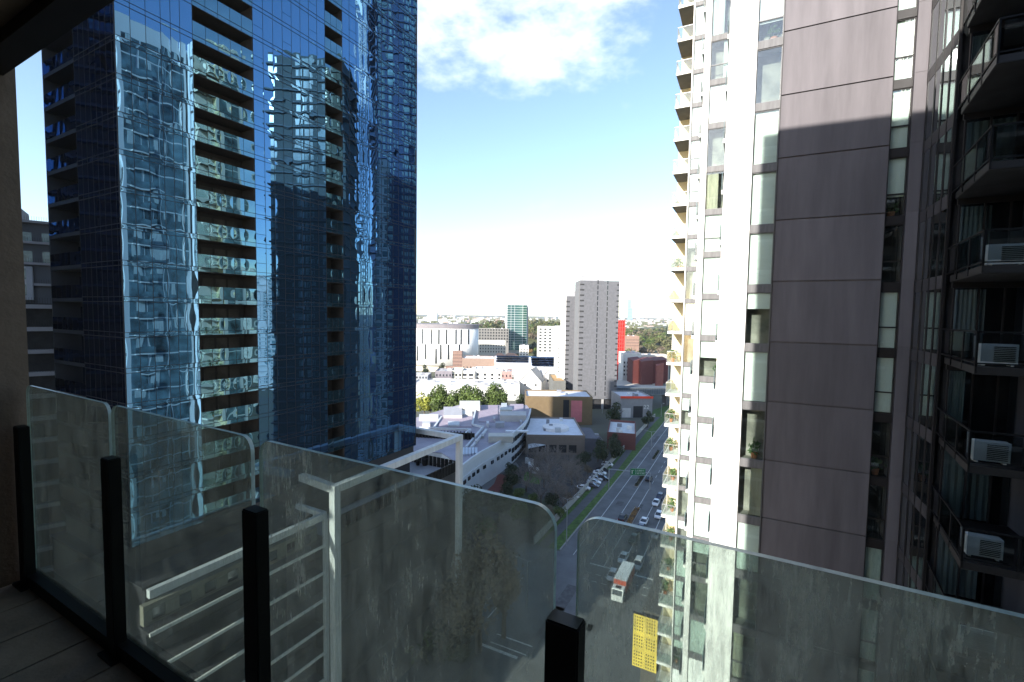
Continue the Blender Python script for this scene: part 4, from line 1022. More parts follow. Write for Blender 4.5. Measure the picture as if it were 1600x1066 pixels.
def gable(name, lab, px0, px1, y_e, y_r, z, dep, wallc, roofc, rz=0.0, group=None, axis='x', win=None):
    a = at(px0, y_e, z); b = at(px1, y_e, z); w_ = b.x - a.x; h = a.z; hr = at(px0, y_r, z).z
    t = thing(name, lab, 'house', ((a.x + b.x) / 2, z, 0), rz, group)
    k = MB(); k.box(-w_ / 2, w_ / 2, 0, dep, 0, h)
    if axis == 'y': k.add([(-w_ / 2, 0, h), (w_ / 2, 0, h), (0, 0, hr), (-w_ / 2, dep, h), (w_ / 2, dep, h), (0, dep, hr)], [[0, 1, 2], [5, 4, 3]])
    else: k.add([(-w_ / 2, 0, h), (-w_ / 2, dep, h), (-w_ / 2, dep / 2, hr), (w_ / 2, 0, h), (w_ / 2, dep, h), (w_ / 2, dep / 2, hr)], [[1, 0, 2], [3, 4, 5]])
    k.build('wall', cmat(wallc, name='house wall'), t)
    k = MB(); e = .5
    if axis == 'y':
        for s in (-1, 1): k.add([(s * (w_ / 2 + e), -e, h - .3), (s * (w_ / 2 + e), dep + e, h - .3), (0, dep + e, hr + .15), (0, -e, hr + .15), (s * (w_ / 2 + e), -e, h - .1), (s * (w_ / 2 + e), dep + e, h - .1), (0, dep + e, hr + .4), (0, -e, hr + .4)], [[0, 1, 2, 3], [7, 6, 5, 4], [0, 4, 5, 1], [1, 5, 6, 2], [2, 6, 7, 3], [3, 7, 4, 0]])
    else:
        for (y0, y1) in ((-e, dep / 2), (dep + e, dep / 2)): k.add([(-w_ / 2 - e, y0, h - .3), (w_ / 2 + e, y0, h - .3), (w_ / 2 + e, y1, hr + .15), (-w_ / 2 - e, y1, hr + .15), (-w_ / 2 - e, y0, h - .1), (w_ / 2 + e, y0, h - .1), (w_ / 2 + e, y1, hr + .4), (-w_ / 2 - e, y1, hr + .4)], [[0, 1, 2, 3], [7, 6, 5, 4], [0, 4, 5, 1], [1, 5, 6, 2], [2, 6, 7, 3], [3, 7, 4, 0]])
    k.build('roof', cmat(roofc, name='tiled roof', rough=.8), t)
    k = MB(); k.box(-.6, .6, -.06, .05, 0, 1.5); o = k.build('window', M['glassdark'], t)
    n = max(1, int(w_ / 5)); fst = True
    for i in range(n):
        loc = (-w_ / 2 + w_ * (i + .5) / n, 0, max(1.2, h - 3))
        if fst: o.location = loc; fst = False
        else: inst(o, t, loc)
    return t
# maroon building
t = thing('maroon_building', 'maroon metal clad building of tilted boxes left of the balconies', 'building', (at(1015, 590, 345).x, 345, 0), 0)
def xat(px, z): return at(px, 520, z).x - t.location.x
for (p0, p1, yt, yb, z, d, c, rot) in ((990, 1006, 562, 583, 350, 16, (0.14, 0.04, 0.035), 0), (1004, 1024, 563, 582, 345, 18, (0.17, 0.05, 0.045), 0), (1020, 1048, 562, 588, 352, 18, (0.12, 0.025, 0.025), 0), (1028, 1041, 570, 588, 338, 3, (0.30, 0.09, 0.07), 0)):
    k = MB(); x0, x1 = xat(p0, z), xat(p1, z); hh = at(p0, yt, z).z
    k.add([(x0, z - 345, 4), (x1, z - 345 + 3, 4), (x1, z - 345 + d, 4), (x0, z - 345 + d, 4), (x0, z - 345, hh - 1), (x1, z - 345 + 3, hh), (x1, z - 345 + d, hh + 1), (x0, z - 345 + d, hh)],
          [[3, 2, 1, 0], [4, 5, 6, 7], [0, 1, 5, 4], [1, 2, 6, 5], [2, 3, 7, 6], [3, 0, 4, 7]])
    k.build('clad_volume', cmat(c, name='maroon cladding'), t)
k = MB(); k.box(xat(966, 325), xat(1052, 325), -16, 22, 0, 4.0); k.build('forecourt', cmat((0.62, 0.55, 0.45), name='beige forecourt'), t)
# railway bridge and cutting
t = thing('rail_bridge', 'dark grey railway bridge girder crossing beyond the road', 'bridge', (at(1010, 600, 285).x, 285, 0), .05)
k = MB(); k.box(-26, 40, 0, 9, 7.0, 11.0); k.build('girder', cmat((0.10, 0.12, 0.14), name='bridge steel'), t)
k = MB()
for i in range(6): k.box(-20 + i * 11, -18.4 + i * 11, 1, 8, 0, 7); 
k.build('pier', cmat((0.12, 0.12, 0.12), name='bridge pier'), t)
k = MB(); 
for i in range(45): k.box(-25.8 + i * 1.45, -25.7 + i * 1.45, -.1, 0, 7.1, 10.9)
k.box(-26, 40, -.25, 0, 10.8, 11.1); k.box(-26, 40, -.25, 0, 7, 7.3); k.build('stiffener', cmat((0.2, 0.22, 0.24), name='bridge rib'), t)
# white low block behind the row of trees, apartments behind
bld('long_white_building', 'long plain white low building behind the row of round green trees', 'building', 640, 812, 603, 296, 30, (0.62, 0.61, 0.58), roofc=(.56, .55, .53), roofthings=12, win=(12, 1, .2, .3, 3, 3))
for (p0, p1, yt, z, c, lab, wn_) in ((640, 668, 588, 322, (0.30, 0.31, 0.33), 'dark shaded block with white vents at the blue tower edge', (6, 3, .5, .5, 3, 3.3)),
                           (680, 706, 581, 330, (0.20, 0.18, 0.20), 'dark grey brick flats behind the white building', (5, 3, .45, .5, 4, 3.1)),
                           (704, 722, 580, 332, (0.62, 0.60, 0.50), 'cream flats with a grey centre strip, behind the white building', (3, 3, .6, .55, 4, 3.1)),
                           (721, 741, 581, 333, (0.78, 0.74, 0.66), 'cream flats with paired dark balconies, left of the arched roof', (2, 3, .7, .6, 4, 3.1)),
                           (741, 786, 578, 336, (0.82, 0.80, 0.74), 'white flats with an arched roof and one stack of dark balconies', (4, 3, .35, .6, 4, 3.1)),
                           (783, 800, 582, 331, (0.35, 0.22, 0.20), 'brown and white flats behind the autumn trees', (3, 3, .35, .55, 4, 3.1))):
    bld('flats', lab, 'apartment block', p0, p1, yt, z, 16, c, win=wn_, group='row of flats behind the long white building')
gable('gabled_house', 'large white gabled house with grey slate roof', 812, 846, 596, 578, 318, 18, (0.6, 0.59, 0.57), (0.24, 0.25, 0.26), rz=-.25, axis='y')
gable('gabled_house', 'smaller white gabled house with a pale steep roof, left of the leaning garden wall', 846, 866, 590, 578, 330, 14, (0.75, 0.72, 0.68), (0.45, 0.44, 0.43), rz=.3, axis='y')
bld('planted_block', 'dark block with a planted roof garden leading to the concrete towers', 'building', 864, 884, 597, 290, 34, (0.14, 0.14, 0.13), roofc=(.35, .22, .10))
# ochre building, workshop roofs
t, w_, h = bld('ochre_building', 'long ochre brown building with a pale roof and a pink panel', 'building', 822, 926, 621, 232, 20, (0.17, 0.12, 0.065), roofc=(.62, .64, .68), roofthings=2)
k = MB(); k.box(w_ * .18, w_ * .345, -.15, 0, 1.5, h - 1.3); k.build('pink_panel', cmat((0.52, 0.16, 0.18), name='pink panel'), t)
k = MB(); k.box(w_ * .06, w_ * .15, -.1, 0, 1.5, h - 1.0); k.build('glass_bay', M['glassdark'], t)
k = MB(); k.box(-w_ * .48, w_ * .0, -.1, 0, .5, 3.2); k.build('garage_opening', M['roomd'], t)
t, w_, h = bld('workshop', 'low brown workshop with a bright white roof beside the car park', 'building', 822, 914, 682, 181, 32, (0.20, 0.16, 0.13), roofc=(.66, .68, .72), roofthings=6)
k = MB(); k.box(w_ / 2, w_ / 2 + 5.5, 2, 20, 0, h - 1); k.build('side_wing', cmat((0.10, 0.10, 0.12), name='dark side wing'), t)
k = MB(); k.prism([(w_ * .05 + 5.5 * math.cos(i * math.pi / 8), 12 + 5.5 * math.sin(i * math.pi / 8)) for i in range(16)], h, h + 1.3); k.build('round_dome', cmat((0.75, 0.72, 0.70), name='white dome base'), t)
k = MB()
for i in range(5): k.box(-w_ * .45 + i * w_ * .17, -w_ * .45 + i * w_ * .17 + 3, -.08, 0, 1, 4)
k.build('window', M['glassdark'], t)
t, w_, h = bld('red_office', 'red brick box with a white rimmed flat roof beside the path', 'building', 950, 992, 680, 190, 24, (0.14, 0.05, 0.045), rz=-.25, roofc=(.62, .62, .62), roofthings=4, parapet=1.0)
t, w_, h = bld('red_roof_building', 'grey building with bright red fascia and white number on its wall', 'building', 970, 1020, 622, 250, 20, (0.24, 0.24, 0.25), rz=.05, roofc=(.5, .52, .56))
k = MB(); k.box(-w_ / 2 - .3, w_ / 2 + .3, -.4, -.06, h - .1, h + 1.1); k.build('red_fascia', cmat((0.75, 0.07, 0.03), name='red fascia'), t)
k = MB(); k.box(-w_ * .1, w_ * .2, -.08, 0, .2, h * .6); k.build('entrance', M['glassdark'], t)
k = MB(); k.box(-w_ * .45, -w_ * .18, -.08, 0, .3, h * .5); k.build('shopfront', cmat((0.5, 0.5, 0.5), name='shopfront'), t)
def text_mesh(s, size, m_, name, loc, rot, parent=None):
    cu = bpy.data.curves.new(name, 'FONT'); cu.body = s; cu.size = size; cu.extrude = .02; cu.align_x = 'CENTER'; cu.align_y = 'CENTER'
    to = bpy.data.objects.new('tmp', cu); col.objects.link(to)
    dg = bpy.context.evaluated_depsgraph_get(); me = bpy.data.meshes.new_from_object(to.evaluated_get(dg)); bpy.data.objects.remove(to)
    me.materials.clear(); me.materials.append(m_); o = bpy.data.objects.new(name, me); col.objects.link(o); o.location = loc; o.rotation_euler = rot; o.parent = parent; return o
text_mesh('22', 3.2, M['paint'], 'number', (w_ * .31, -.14, h * .55), (math.pi / 2, 0, 0), t)
bld('small_kiosk', 'grey flat roofed link building right of the workshop', 'building', 914, 942, 690, 195, 10, (0.16, 0.15, 0.13), roofc=(.33, .35, .38))

# curved college building
def gp11(px, py, h=11.0): q_ = gnd(px, py, h); return (q_.x, q_.y)
curve = [(722, 729), (736, 718), (750, 708.5), (763, 701.5), (775, 695), (787, 687.5), (799, 680), (808, 673), (815, 666.5), (821, 660), (826, 651), (829, 640)]
cp = [gp11(*c) for c in curve]
cb = thing('curved_building', 'large pale building with a curved white front and stepped grey purple roof, in shade', 'college building', (cp[5][0], cp[5][1], 0))
O_ = (cp[5][0], cp[5][1], 0)
back = [gp11(823, 632), gp11(716, 632), gp11(655, 650), gp11(600, 665), gp11(600, 700), gp11(690, 706), gp11(715, 722)]
poly = [(x - O_[0], y - O_[1]) for x, y in cp + back]
k = MB(); k.prism(poly, 0, 10.4); k.build('wall', cmat((0.55, 0.57, 0.60), name='college white wall', var=.05), cb)
k = MB(); cpl = [Vector((x - O_[0], y - O_[1], 0)) for x, y in cp]
k.add([tuple(Vector((*p_, 10.4))) for p_ in poly] + [tuple(Vector((*p_, 10.7))) for p_ in poly], [list(range(len(poly), 2 * len(poly)))] + [[i, (i + 1) % len(poly), (i + 1) % len(poly) + len(poly), i + len(poly)] for i in range(len(poly))])
k.build('roof', cmat((0.30, 0.28, 0.33), name='purple grey roof', var=.18, scale=.12), cb)
k = MB()
for a_, b_ in zip(cpl, cpl[1:]): k.beam(a_ + Zv * 10.9, b_ + Zv * 10.9, .6, 1.2); k.beam(a_ + Zv * 7.3, b_ + Zv * 7.3, .5, .3)
k.build('parapet', cmat((0.58, 0.60, 0.63), name='college parapet', var=.04), cb)
# square windows along the curve
k = MB(); k.box(-.75, .75, -.36, .1, 0, 1.1); o = k.build('window', M['glassdark'], cb); fst = True
for si, (a_, b_) in enumerate(zip(cpl, cpl[1:])):
    L_ = (b_ - a_).length; n = int(L_ / 3.0); ang = math.atan2(b_.y - a_.y, b_.x - a_.x)
    for i in range(n):
        loc = a_.lerp(b_, (i + .5) / n) + Zv * (5.0 if si < 7 else 6.6)
        for lv_ in ((5.3,) if si < 6 else (7.8, 4.2, 1.0)):
            loc = a_.lerp(b_, (i + .5) / n) + Zv * lv_
            if fst: o.location = loc; fst = False; cc_ = o
            else: cc_ = inst(o, cb, loc)
            cc_.rotation_euler.z = ang; 
            if si >= 6: cc_.scale = (1.5, 1, 1.5)
def roofbox(px0, px1, y0, y1, h, c, name='roof_block', base=10.7):
    pp = [gp11(px0, y1, base), gp11(px1, y1, base), gp11(px1, y0, base), gp11(px0, y0, base)]
    k = MB(); k.prism([(x - O_[0], y - O_[1]) for x, y in pp], base, base + h); k.build(name, cmat(c, name='roof block'), cb)
roofbox(760, 764, 664, 668, 1.6, (.55, .55, .57)); roofbox(770, 774, 655, 659, 1.2, (.4, .4, .42)); roofbox(708, 713, 645, 649, 1.5, (.3, .3, .33)); roofbox(742, 746, 690, 694, 1.0, (.55, .55, .55)); roofbox(752, 756, 682, 685, .8, (.4, .4, .4)); roofbox(812, 816, 660, 664, 1.2, (.35, .35, .37)); roofbox(718, 750, 634, 643, 2.4, (0.6, 0.58, 0.52)); roofbox(693, 722, 641, 655, 1.6, (0.42, 0.41, 0.42)); roofbox(781, 822, 652, 659, 2.6, (0.45, 0.44, 0.43)); roofbox(781, 800, 646, 651, 3.0, (0.5, 0.5, 0.48))
roofbox(763, 802, 686, 692, 2.2, (0.47, 0.46, 0.42)); roofbox(700, 718, 662, 668, 1.0, (0.5, 0.53, 0.56)); roofbox(783, 792, 638, 644, 2.5, (0.45, 0.48, 0.5)); roofbox(774, 788, 666, 669, 2.0, (0.3, 0.32, 0.36)); roofbox(797, 818, 633, 648, .5, (0.36, 0.31, 0.36)); roofbox(686, 738, 652, 668, .35, (0.36, 0.30, 0.34)); roofbox(748, 778, 634, 660, .3, (0.33, 0.28, 0.33))
roofbox(790, 826, 674, 676, .5, (.7, .72, .75)); roofbox(700, 738, 644, 650, .9, (0.62, 0.60, 0.56)); roofbox(655, 685, 650, 658, .8, (.6, .6, .6)); roofbox(660, 672, 662, 668, 1.4, (.5, .5, .5))
for i in range(5):
    roofbox(722 + i * 5, 726 + i * 5, 702 + 0 * i, 713 - i * .6, .6, (0.5, 0.56, 0.64), 'skylight')
k = MB()
for (pa, pb_) in (((690, 652), (678, 669)), ((745, 632), (738, 664)), ((738, 664), (755, 668)), ((790, 632), (798, 655)), ((655, 669), (735, 672)), ((735, 672), (712, 690)), ((755, 668), (728, 700)), ((760, 672), (736, 700))):
    A1 = Vector((*gp11(*pa), 10.9)) - Vector(O_); B1 = Vector((*gp11(*pb_), 10.9)) - Vector(O_); k.beam(A1, B1, .7, 1.2)
k.build('inner_parapet', cmat((0.52, 0.55, 0.58), name='inner parapet'), cb)
# ribbed dark court wall
cw = [gnd(650, 672, 13), gnd(690, 674, 13), gnd(720, 675, 13), gnd(742, 676, 13)]
t = thing('ribbed_court_wall', 'dark ribbed curved screen wall behind the white frame corner', 'screen wall', (cw[0].x, cw[0].y, 0))
k = MB(); O2 = Vector((cw[0].x, cw[0].y, 0))
for a_, b_ in zip(cw, cw[1:]):
    a2 = Vector((a_.x, a_.y, 0)) - O2; b2_ = Vector((b_.x, b_.y, 0)) - O2; k.beam(a2 + Zv * 9.5 - Vector((0, 1, 0)), b2_ + Zv * 9.5 - Vector((0, 1, 0)), .3, 7)
k.build('backing_wall', M['black'], t); k = MB()
for a_, b_ in zip(cw, cw[1:]):
    a2 = Vector((a_.x, a_.y, 0)) - O2; b2_ = Vector((b_.x, b_.y, 0)) - O2; n = int((b2_ - a2).length / 1.1)
    for i in range(n): c = a2.lerp(b2_, i / n) - Vector((0, 1.2, 0)); k.box(c.x, c.x + .3, c.y - .4, c.y, 5, 13.6)
k.build('rib', M['bronze'], t)

# ================================================================== TREES
def crown_mesh(seed, n, rx, rz_, leaf, lobes=9, hollow=.45):
    rn = random.Random(seed); k = MB(); L_ = []
    for i in range(lobes):
        d = Vector((rn.gauss(0, 1), rn.gauss(0, 1), rn.gauss(0, .9))).normalized(); s = rn.uniform(.35, .75)
        L_.append((Vector((d.x * rx * s, d.y * rx * s, d.z * rz_ * s)), rn.uniform(.32, .6)))
    for i in range(n):
        c, s = rn.choice(L_); d = Vector((rn.gauss(0, 1), rn.gauss(0, 1), rn.gauss(0, 1))).normalized() * (rn.uniform(hollow, 1) ** .6)
        p_ = c + Vector((d.x * rx * s, d.y * rx * s, d.z * rz_ * s))
        nn = (d + Vector((rn.gauss(0, .5), rn.gauss(0, .5), rn.gauss(0, .5)))).normalized(); a = nn.orthogonal().normalized(); b = nn.cross(a)
        th_ = rn.uniform(0, 6.28); a, b = a * math.cos(th_) + b * math.sin(th_), b * math.cos(th_) - a * math.sin(th_)
        l = leaf * rn.uniform(.6, 1.3); k.quad(p_ - a * l, p_ - b * l * .6, p_ + a * l, p_ + b * l * .6)
    return k
def tree_proto(seed, h, rx, m_, n=1300, leaf=.35, lobes=10, cz=.62, rzf=.36):
    t = thing('tree', None, 'tree')
    c = crown_mesh(seed, n, rx, h * rzf, leaf, lobes).build('crown', m_, t); c.location = (0, 0, h * cz)
    k = MB(); k.tube((0, 0, 0), (0, 0, h * .5), h * .028, h * .018, 7); rn = random.Random(seed)
    for i in range(6): a = i * 1.05; k.tube((0, 0, h * (.3 + .03 * i)), (math.cos(a) * rx * .6, math.sin(a) * rx * .6, h * (.6 + rn.uniform(0, .15))), h * .012, h * .004, 5)
    k.build('trunk', M['bark'], t); return t
def place(pr, loc, s, rz, lab, grp=None, used=set()):
    if pr.name in used: t = copy_tree(pr)
    else: t = pr; used.add(pr.name)
    t.location = loc; t.scale = (s, s, s); t.rotation_euler.z = rz; t['label'] = lab
    if grp: t['group'] = grp
    return t
TG = tree_proto(1, 11, 4.4, M['foliage'], 6000, .36, 26, .58, .44); TG2 = tree_proto(2, 11, 4.7, M['foliage'], 6000, .36, 26, .56, .42)
TY = tree_proto(3, 10, 3.8, M['yellowleaf'], 1500, .36, 10, .58, .4); TD = tree_proto(4, 9, 3.6, M['foliage3'], 1500, .33, 10, .56, .42)
TA = tree_proto(5, 8, 3.4, M['autumn'], 1000, .33)
g_ = 'row of round green trees before the long white building'
for (px, pr, s, lab) in ((663, TY, 1.0, 'yellow green tree at the left end of the round tree row'), (687, TG, 1.0, 'second tree from the left in the round tree row'), (713, TG2, .95, 'third tree from the left in the round tree row'),
                    (735, TG2, 1.12, 'widest round tree, middle right of the row'), (773, TG, 1.05, 'round green tree at the right end of the row, beside a mast')):
    p_ = gnd(px, 654); place(pr, (p_.x, p_.y, 0), s * 1.48, px * .7, lab, g_)
for (px, py, pr, s, lab) in ((672, 648, TD, .8, 'small dark tree behind the yellow green tree'), (755, 645, TD, .8, 'small dark tree between two round green trees'), (786, 646, TD, .9, 'small dark tree right of the round tree row'), (815, 641, TD, 1.1, 'dark tree left of the ochre building'),
                        (965, 668, TD, 1.5, 'big dark tree below the broad concrete tower'), (1012, 668, TD, 1.0, 'dark leaning tree by the sunlit verge'), (944, 728, TD, 1.1, 'dark tree left of the red office'), (956, 722, TD, 1.1, 'dark tree behind the barrier wall, below the red office'), (934, 722, TD, 1.0, 'dark tree beside the workshop wing'), (962, 708, TD, .95, 'dark tree against the red office wall'),
                        (781, 600, TY, 1.0, 'yellow autumn tree before the brown and white flats'), (796, 602, TA, 1.1, 'orange brown tree right of the yellow autumn tree'), (695, 602, TA, .9, 'pinkish brown tree before the dark brick flats'),
                        (730, 585, TD, 1.5, 'left dark round tree before the brick hall'), (745, 583, TD, 1.7, 'middle dark round tree before the brick hall'), (775, 584, TD, 1.8, 'right dark tree before the skylight shed'), (803, 585, TG, 1.2, 'green round tree below the skylight hall'), (820, 588, TG2, 1.0, 'small green tree left of the striped skylights'), (662, 590, TD, 1.3, 'dark tree below the drum hall'), (693, 588, TD, 1.4, 'dark tree right of the drum hall base'),
                        (842, 560, TG2, 1.5, 'green tree before the white apartment block'), (866, 562, TG, 1.4, 'green tree at the right foot of the white apartment block'), (826, 558, TA, 1.5, 'brown tree by the green glass tower'), (835, 556, TD, 2.2, 'tall dark tree right of the green glass tower')):
    p_ = gnd(px, py); place(pr, (p_.x, p_.y, 0), s, px * .3, lab)
# street side trees and shrubs below, left of the wall
TB = tree_proto(6, 8, 3.6, M['foliage3'], 1500, .30, 12, .55, .42)
TC = tree_proto(8, 7, 3.2, M['foliage'], 1300, .28, 10, .55, .42)
TBr = tree_proto(9, 9, 4.2, M['greybrown'], 1100, .28, 10, .6, .38)
rn = random.Random(5)
spots = [(800, 768, TB, .9), (812, 785, TC, .7), (790, 780, TB, .7), (833, 790, TC, .6), (745, 812, TB, 1.2), (780, 815, TB, 1.1), (812, 822, TC, 1.0), (838, 835, TB, .9), (760, 845, TC, .9), (728, 850, TB, 1.3),
         (690, 820, TB, 1.5), (650, 830, TB, 1.5), (612, 850, TC, 1.4), (575, 880, TB, 1.6), (640, 900, TC, 1.5), (690, 905, TB, 1.3), (600, 960, TB, 1.5), (670, 985, TC, 1.4), (720, 960, TB, 1.2), (560, 1010, TB, 1.5), (640, 1060, TC, 1.4), (700, 1055, TB, 1.3),
         (680, 775, TBr, 1.3), (700, 765, TBr, 1.2), (660, 790, TBr, 1.3), (855, 822, TBr, .7), (905, 735, TB, .8), (915, 728, TB, .7), (840, 728, TBr, .6), (800, 750, TB, .8), (888, 790, TBr, .5), (875, 812, TC, .6), (862, 800, TB, .7), (918, 745, TBr, .5)]
for i, (px, py, pr, s) in enumerate(spots):
    p_ = gnd(px, py)
    place(pr, (p_.x, p_.y, 0), s, i * 1.3, 'shaded garden tree among others below the glass balustrade and the white frame', 'shaded garden trees below the balcony')
for t_ in (TB, TC, TBr): pass
TT = tree_proto(11, 22, 5.5, M['foliage3'], 3200, .42, 16, .6, .36); TTb = tree_proto(12, 21, 5.0, M['greybrown'], 2600, .36, 16, .6, .36)
for i, (x, y, pr, s) in enumerate(((9.0, 37, TTb, .85), (8.6, 43, TTb, 1.08), (10.5, 48, TTb, .75))):
    n_ = Vector((math.cos(R_(28.5)), -math.sin(R_(28.5)), 0)); y_ = Vector((math.sin(R_(28.5)), math.cos(R_(28.5)), 0))
    q_ = T1 + n_ * x + y_ * y; place(pr, (q_.x, q_.y, 0), s, i * 2.1, 'tall shaded tree beside the white portal frame, seen through the dirty glass', 'tall trees beside the portal frame')
# bare winter trees
def bare(seed, h, loc, lab):
    t = thing('bare_tree', lab, 'tree', loc, seed); rn = random.Random(seed); k = MB(); br = MB()
    br.tube((0, 0, 0), (0, 0, h * .28), .3, .24, 7)
    def grow(mb, p_, d, l, r, dep):
        q_ = p_ + d * l; mb.tube(p_, q_, r, r * .65, 4 if dep < 3 else 3, cap=False)
        if dep <= 0: return
        for i in range(3 if dep > 1 else 4):
            nd = (d + Vector((rn.gauss(0, .45), rn.gauss(0, .45), rn.gauss(0.08, .3)))).normalized(); grow(mb, q_, nd, l * rn.uniform(.6, .85), r * .6, dep - 1)
    for i in range(5):
        a = i * 1.26; grow(k, Vector((0, 0, h * (.2 + .02 * i))), Vector((math.cos(a) * .7, math.sin(a) * .7, .8)).normalized(), h * .22, .17, 5)
    br.build('trunk', M['bark'], t); k.build('branches', M['twig'], t)
for i, (px, py, h, lab) in enumerate(((868, 778, 13, 'tall bare grey tree leaning over the car park'), (850, 762, 11, 'bare tree in front of the brown workshop'), (885, 745, 10, 'bare tree at the workshop corner'), (838, 735, 10, 'leftmost bare tree beside the workshop'), (880, 800, 9, 'bare tree near the street lamp base'), (900, 772, 8, 'small bare tree among the parked cars'), (858, 748, 12, 'wide bare tree before the dark workshop windows'), (893, 758, 9, 'bare tree behind the lone parked white sedan'), (845, 790, 11, 'bare tree beside the low garden bed'), (822, 768, 9, 'bare tree beside the small lawn'))):
    p_ = gnd(px, py); bare(20 + i, h, (p_.x, p_.y, 0), lab)
# wooded hill and distant wood
hl = MB(); n = 60
for i in range(n):
    for j in range(12):
        def hp(i_, j_):
            x = -700 + 1600 * i_ / n; y = 560 + 90 * j_
            z = 33 * math.sin(min(1, j_ / 4) * math.pi / 2) * (.75 + .25 * math.sin(x * .013 + 1)) * (1 if j_ < 9 else max(0, (12 - j_) / 3)); return (x, y, z - 1.0)
        hl.quad(hp(i, j), hp(i + 1, j), hp(i + 1, j + 1), hp(i, j + 1))
struct(hl, 'hill', M['foliage2'])
def hz(x, y):
    j = (y - 560) / 90; return 33 * math.sin(min(1, j / 4) * math.pi / 2) * (.75 + .25 * math.sin(x * .013 + 1)) * (1 if j < 9 else max(0, (12 - j) / 3)) - 1
FT = [tree_proto(30, 15, 8, M['foliage2'], 420, 1.0, 9, .55, .42), tree_proto(31, 15, 7.5, M['foliage'], 420, 1.0, 9, .55, .42), tree_proto(32, 13, 7.5, M['greybrown'], 380, 1.0, 9, .55, .4), tree_proto(33, 20, 6, M['foliage3'], 420, 1.0, 9, .55, .45)]
rn = random.Random(77); 
for i in range(120):
    px = rn.uniform(655, 1050) if i % 4 else rn.uniform(696, 800); z = 596 + 200 * rn.random() ** 1.2
    x = (px - 800) / F * z; pr = rn.choice(FT[:3] if rn.random() < .85 else FT)
    if pr is None: continue
    z = z if px < 950 else 565 + (z - 600) * .9; x = (px - 800) / F * z; place(pr, (x, z, hz(x, z) - .5), rn.uniform(.75, 1.25), rn.uniform(0, 6), 'one of the many trees crowding the wooded hill on the skyline', 'trees of the wooded hill')
rn = random.Random(78)
for i in range(46):
    px = rn.uniform(976, 1048) if i % 2 else rn.uniform(690, 790); z = rn.uniform(475, 540) if i % 2 else rn.uniform(530, 570)
    if 735 < px < 796 and z < 575: continue
    place(rn.choice(FT[:3]), ((px - 800) / F * z, z, 0), rn.uniform(.45, .8), rn.uniform(0, 6), 'one of the many trees between the suburban houses', 'trees between the suburban houses')
rn = random.Random(79)
for i in range(14):
    px = rn.uniform(976, 1052); z = rn.uniform(620, 760); x = (px - 800) / F * z
    place(rn.choice(FT[:3]), (x, z, hz(x, z) - .5), rn.uniform(.8, 1.3), rn.uniform(0, 6), 'one of the many trees crowding the wooded hill on the skyline', 'trees of the wooded hill')
dead = [o for o in col.objects if o.name.startswith('tree') and o.parent is None and o.type == 'EMPTY' and not o.get('label')]
dead = [c for o in dead for c in o.children] + dead
for o in dead: bpy.data.objects.remove(o)
wd = MB(); rn = random.Random(80)
for i in range(330):
    px = rn.uniform(655, 1052) if i % 3 else rn.uniform(970, 1052); z = 700 + 360 * rn.random(); x = (px - 800) / F * z
    c = crown_mesh(900 + i, 90, rn.uniform(6, 10), rn.uniform(5, 8), 1.9, 6); wd.cur = rn.choice((0, 0, 1, 2, 3))
    o_ = Vector((x, z, hz(x, z) + 7)); wd.add([v + o_ for v in c.v], c.f)
wo_ = wd.build('wood', [M['foliage2'], M['foliage'], M['greybrown'], M['foliage3']]); tag(wo_, 'far olive green wood over the hill on the skyline', 'wood', kind='stuff')
# suburb roofs among the trees and beyond, and the far skyline
rn = random.Random(9)
hn = 0
for i in range(40):
    px = rn.uniform(980, 1046) if i % 3 == 0 else rn.uniform(655, 800); z = rn.uniform(430, 540) if px > 900 else rn.uniform(460, 545)
    if px < 760 and z < 480: continue
    x = (px - 800) / F * z; w_ = rn.uniform(7, 15)
    t = thing('suburban_house', 'small pale house among the suburban roofs before the wooded hill', 'house', (x, z, 0), rn.uniform(-.5, .5), 'suburban houses before the wooded hill')
    k = MB(); h = rn.uniform(5, 9); k.box(-w_ / 2, w_ / 2, 0, 9, 0, h); k.build('wall', cmat(rn.choice(((.7, .68, .62), (.6, .5, .42), (.75, .73, .7), (.4, .22, .16))), name='house wall'), t)
    k = MB(); k.add([(-w_ / 2 - .4, -.4, h), (w_ / 2 + .4, -.4, h), (w_ / 2 + .4, 9.4, h), (-w_ / 2 - .4, 9.4, h), (-w_ / 2 + 3, 4.5, h + 3), (w_ / 2 - 3, 4.5, h + 3)], [[0, 1, 5, 4], [1, 2, 5], [2, 3, 4, 5], [3, 0, 4], [3, 2, 1, 0]])
    k.build('roof', cmat(rn.choice(((.42, .18, .12), (.3, .3, .31), (.5, .48, .46), (.55, .3, .2))), name='house roof'), t)
far = MB(); rn = random.Random(15)
for i in range(1500):
    y = 1150 + 3800 * rn.random() ** 1.3; x = rn.uniform(-.24, .37) * y + rn.uniform(-60, 60)
    w_ = rn.uniform(8, 30); h = rn.choice((5, 7, 9, 12, 16)) * (1.6 if rn.random() < .12 else 1); far.cur = rn.choice((0, 1, 2, 3, 3))
    if far.cur == 3: far.cur = 3; h = rn.uniform(8, 18)
    far.box(x, x + w_, y, y + 20, 0, h + max(0, (y - 2500) * .006))
o = far.build('distant_suburbs', [cmat((.7, .7, .68), name='far wall'), cmat((.4, .3, .26), name='far roof'), cmat((.55, .55, .56), name='far grey'), M['foliage2']])
tag(o, 'hazy band of distant suburb roofs and trees along the horizon', 'suburbs', kind='stuff')
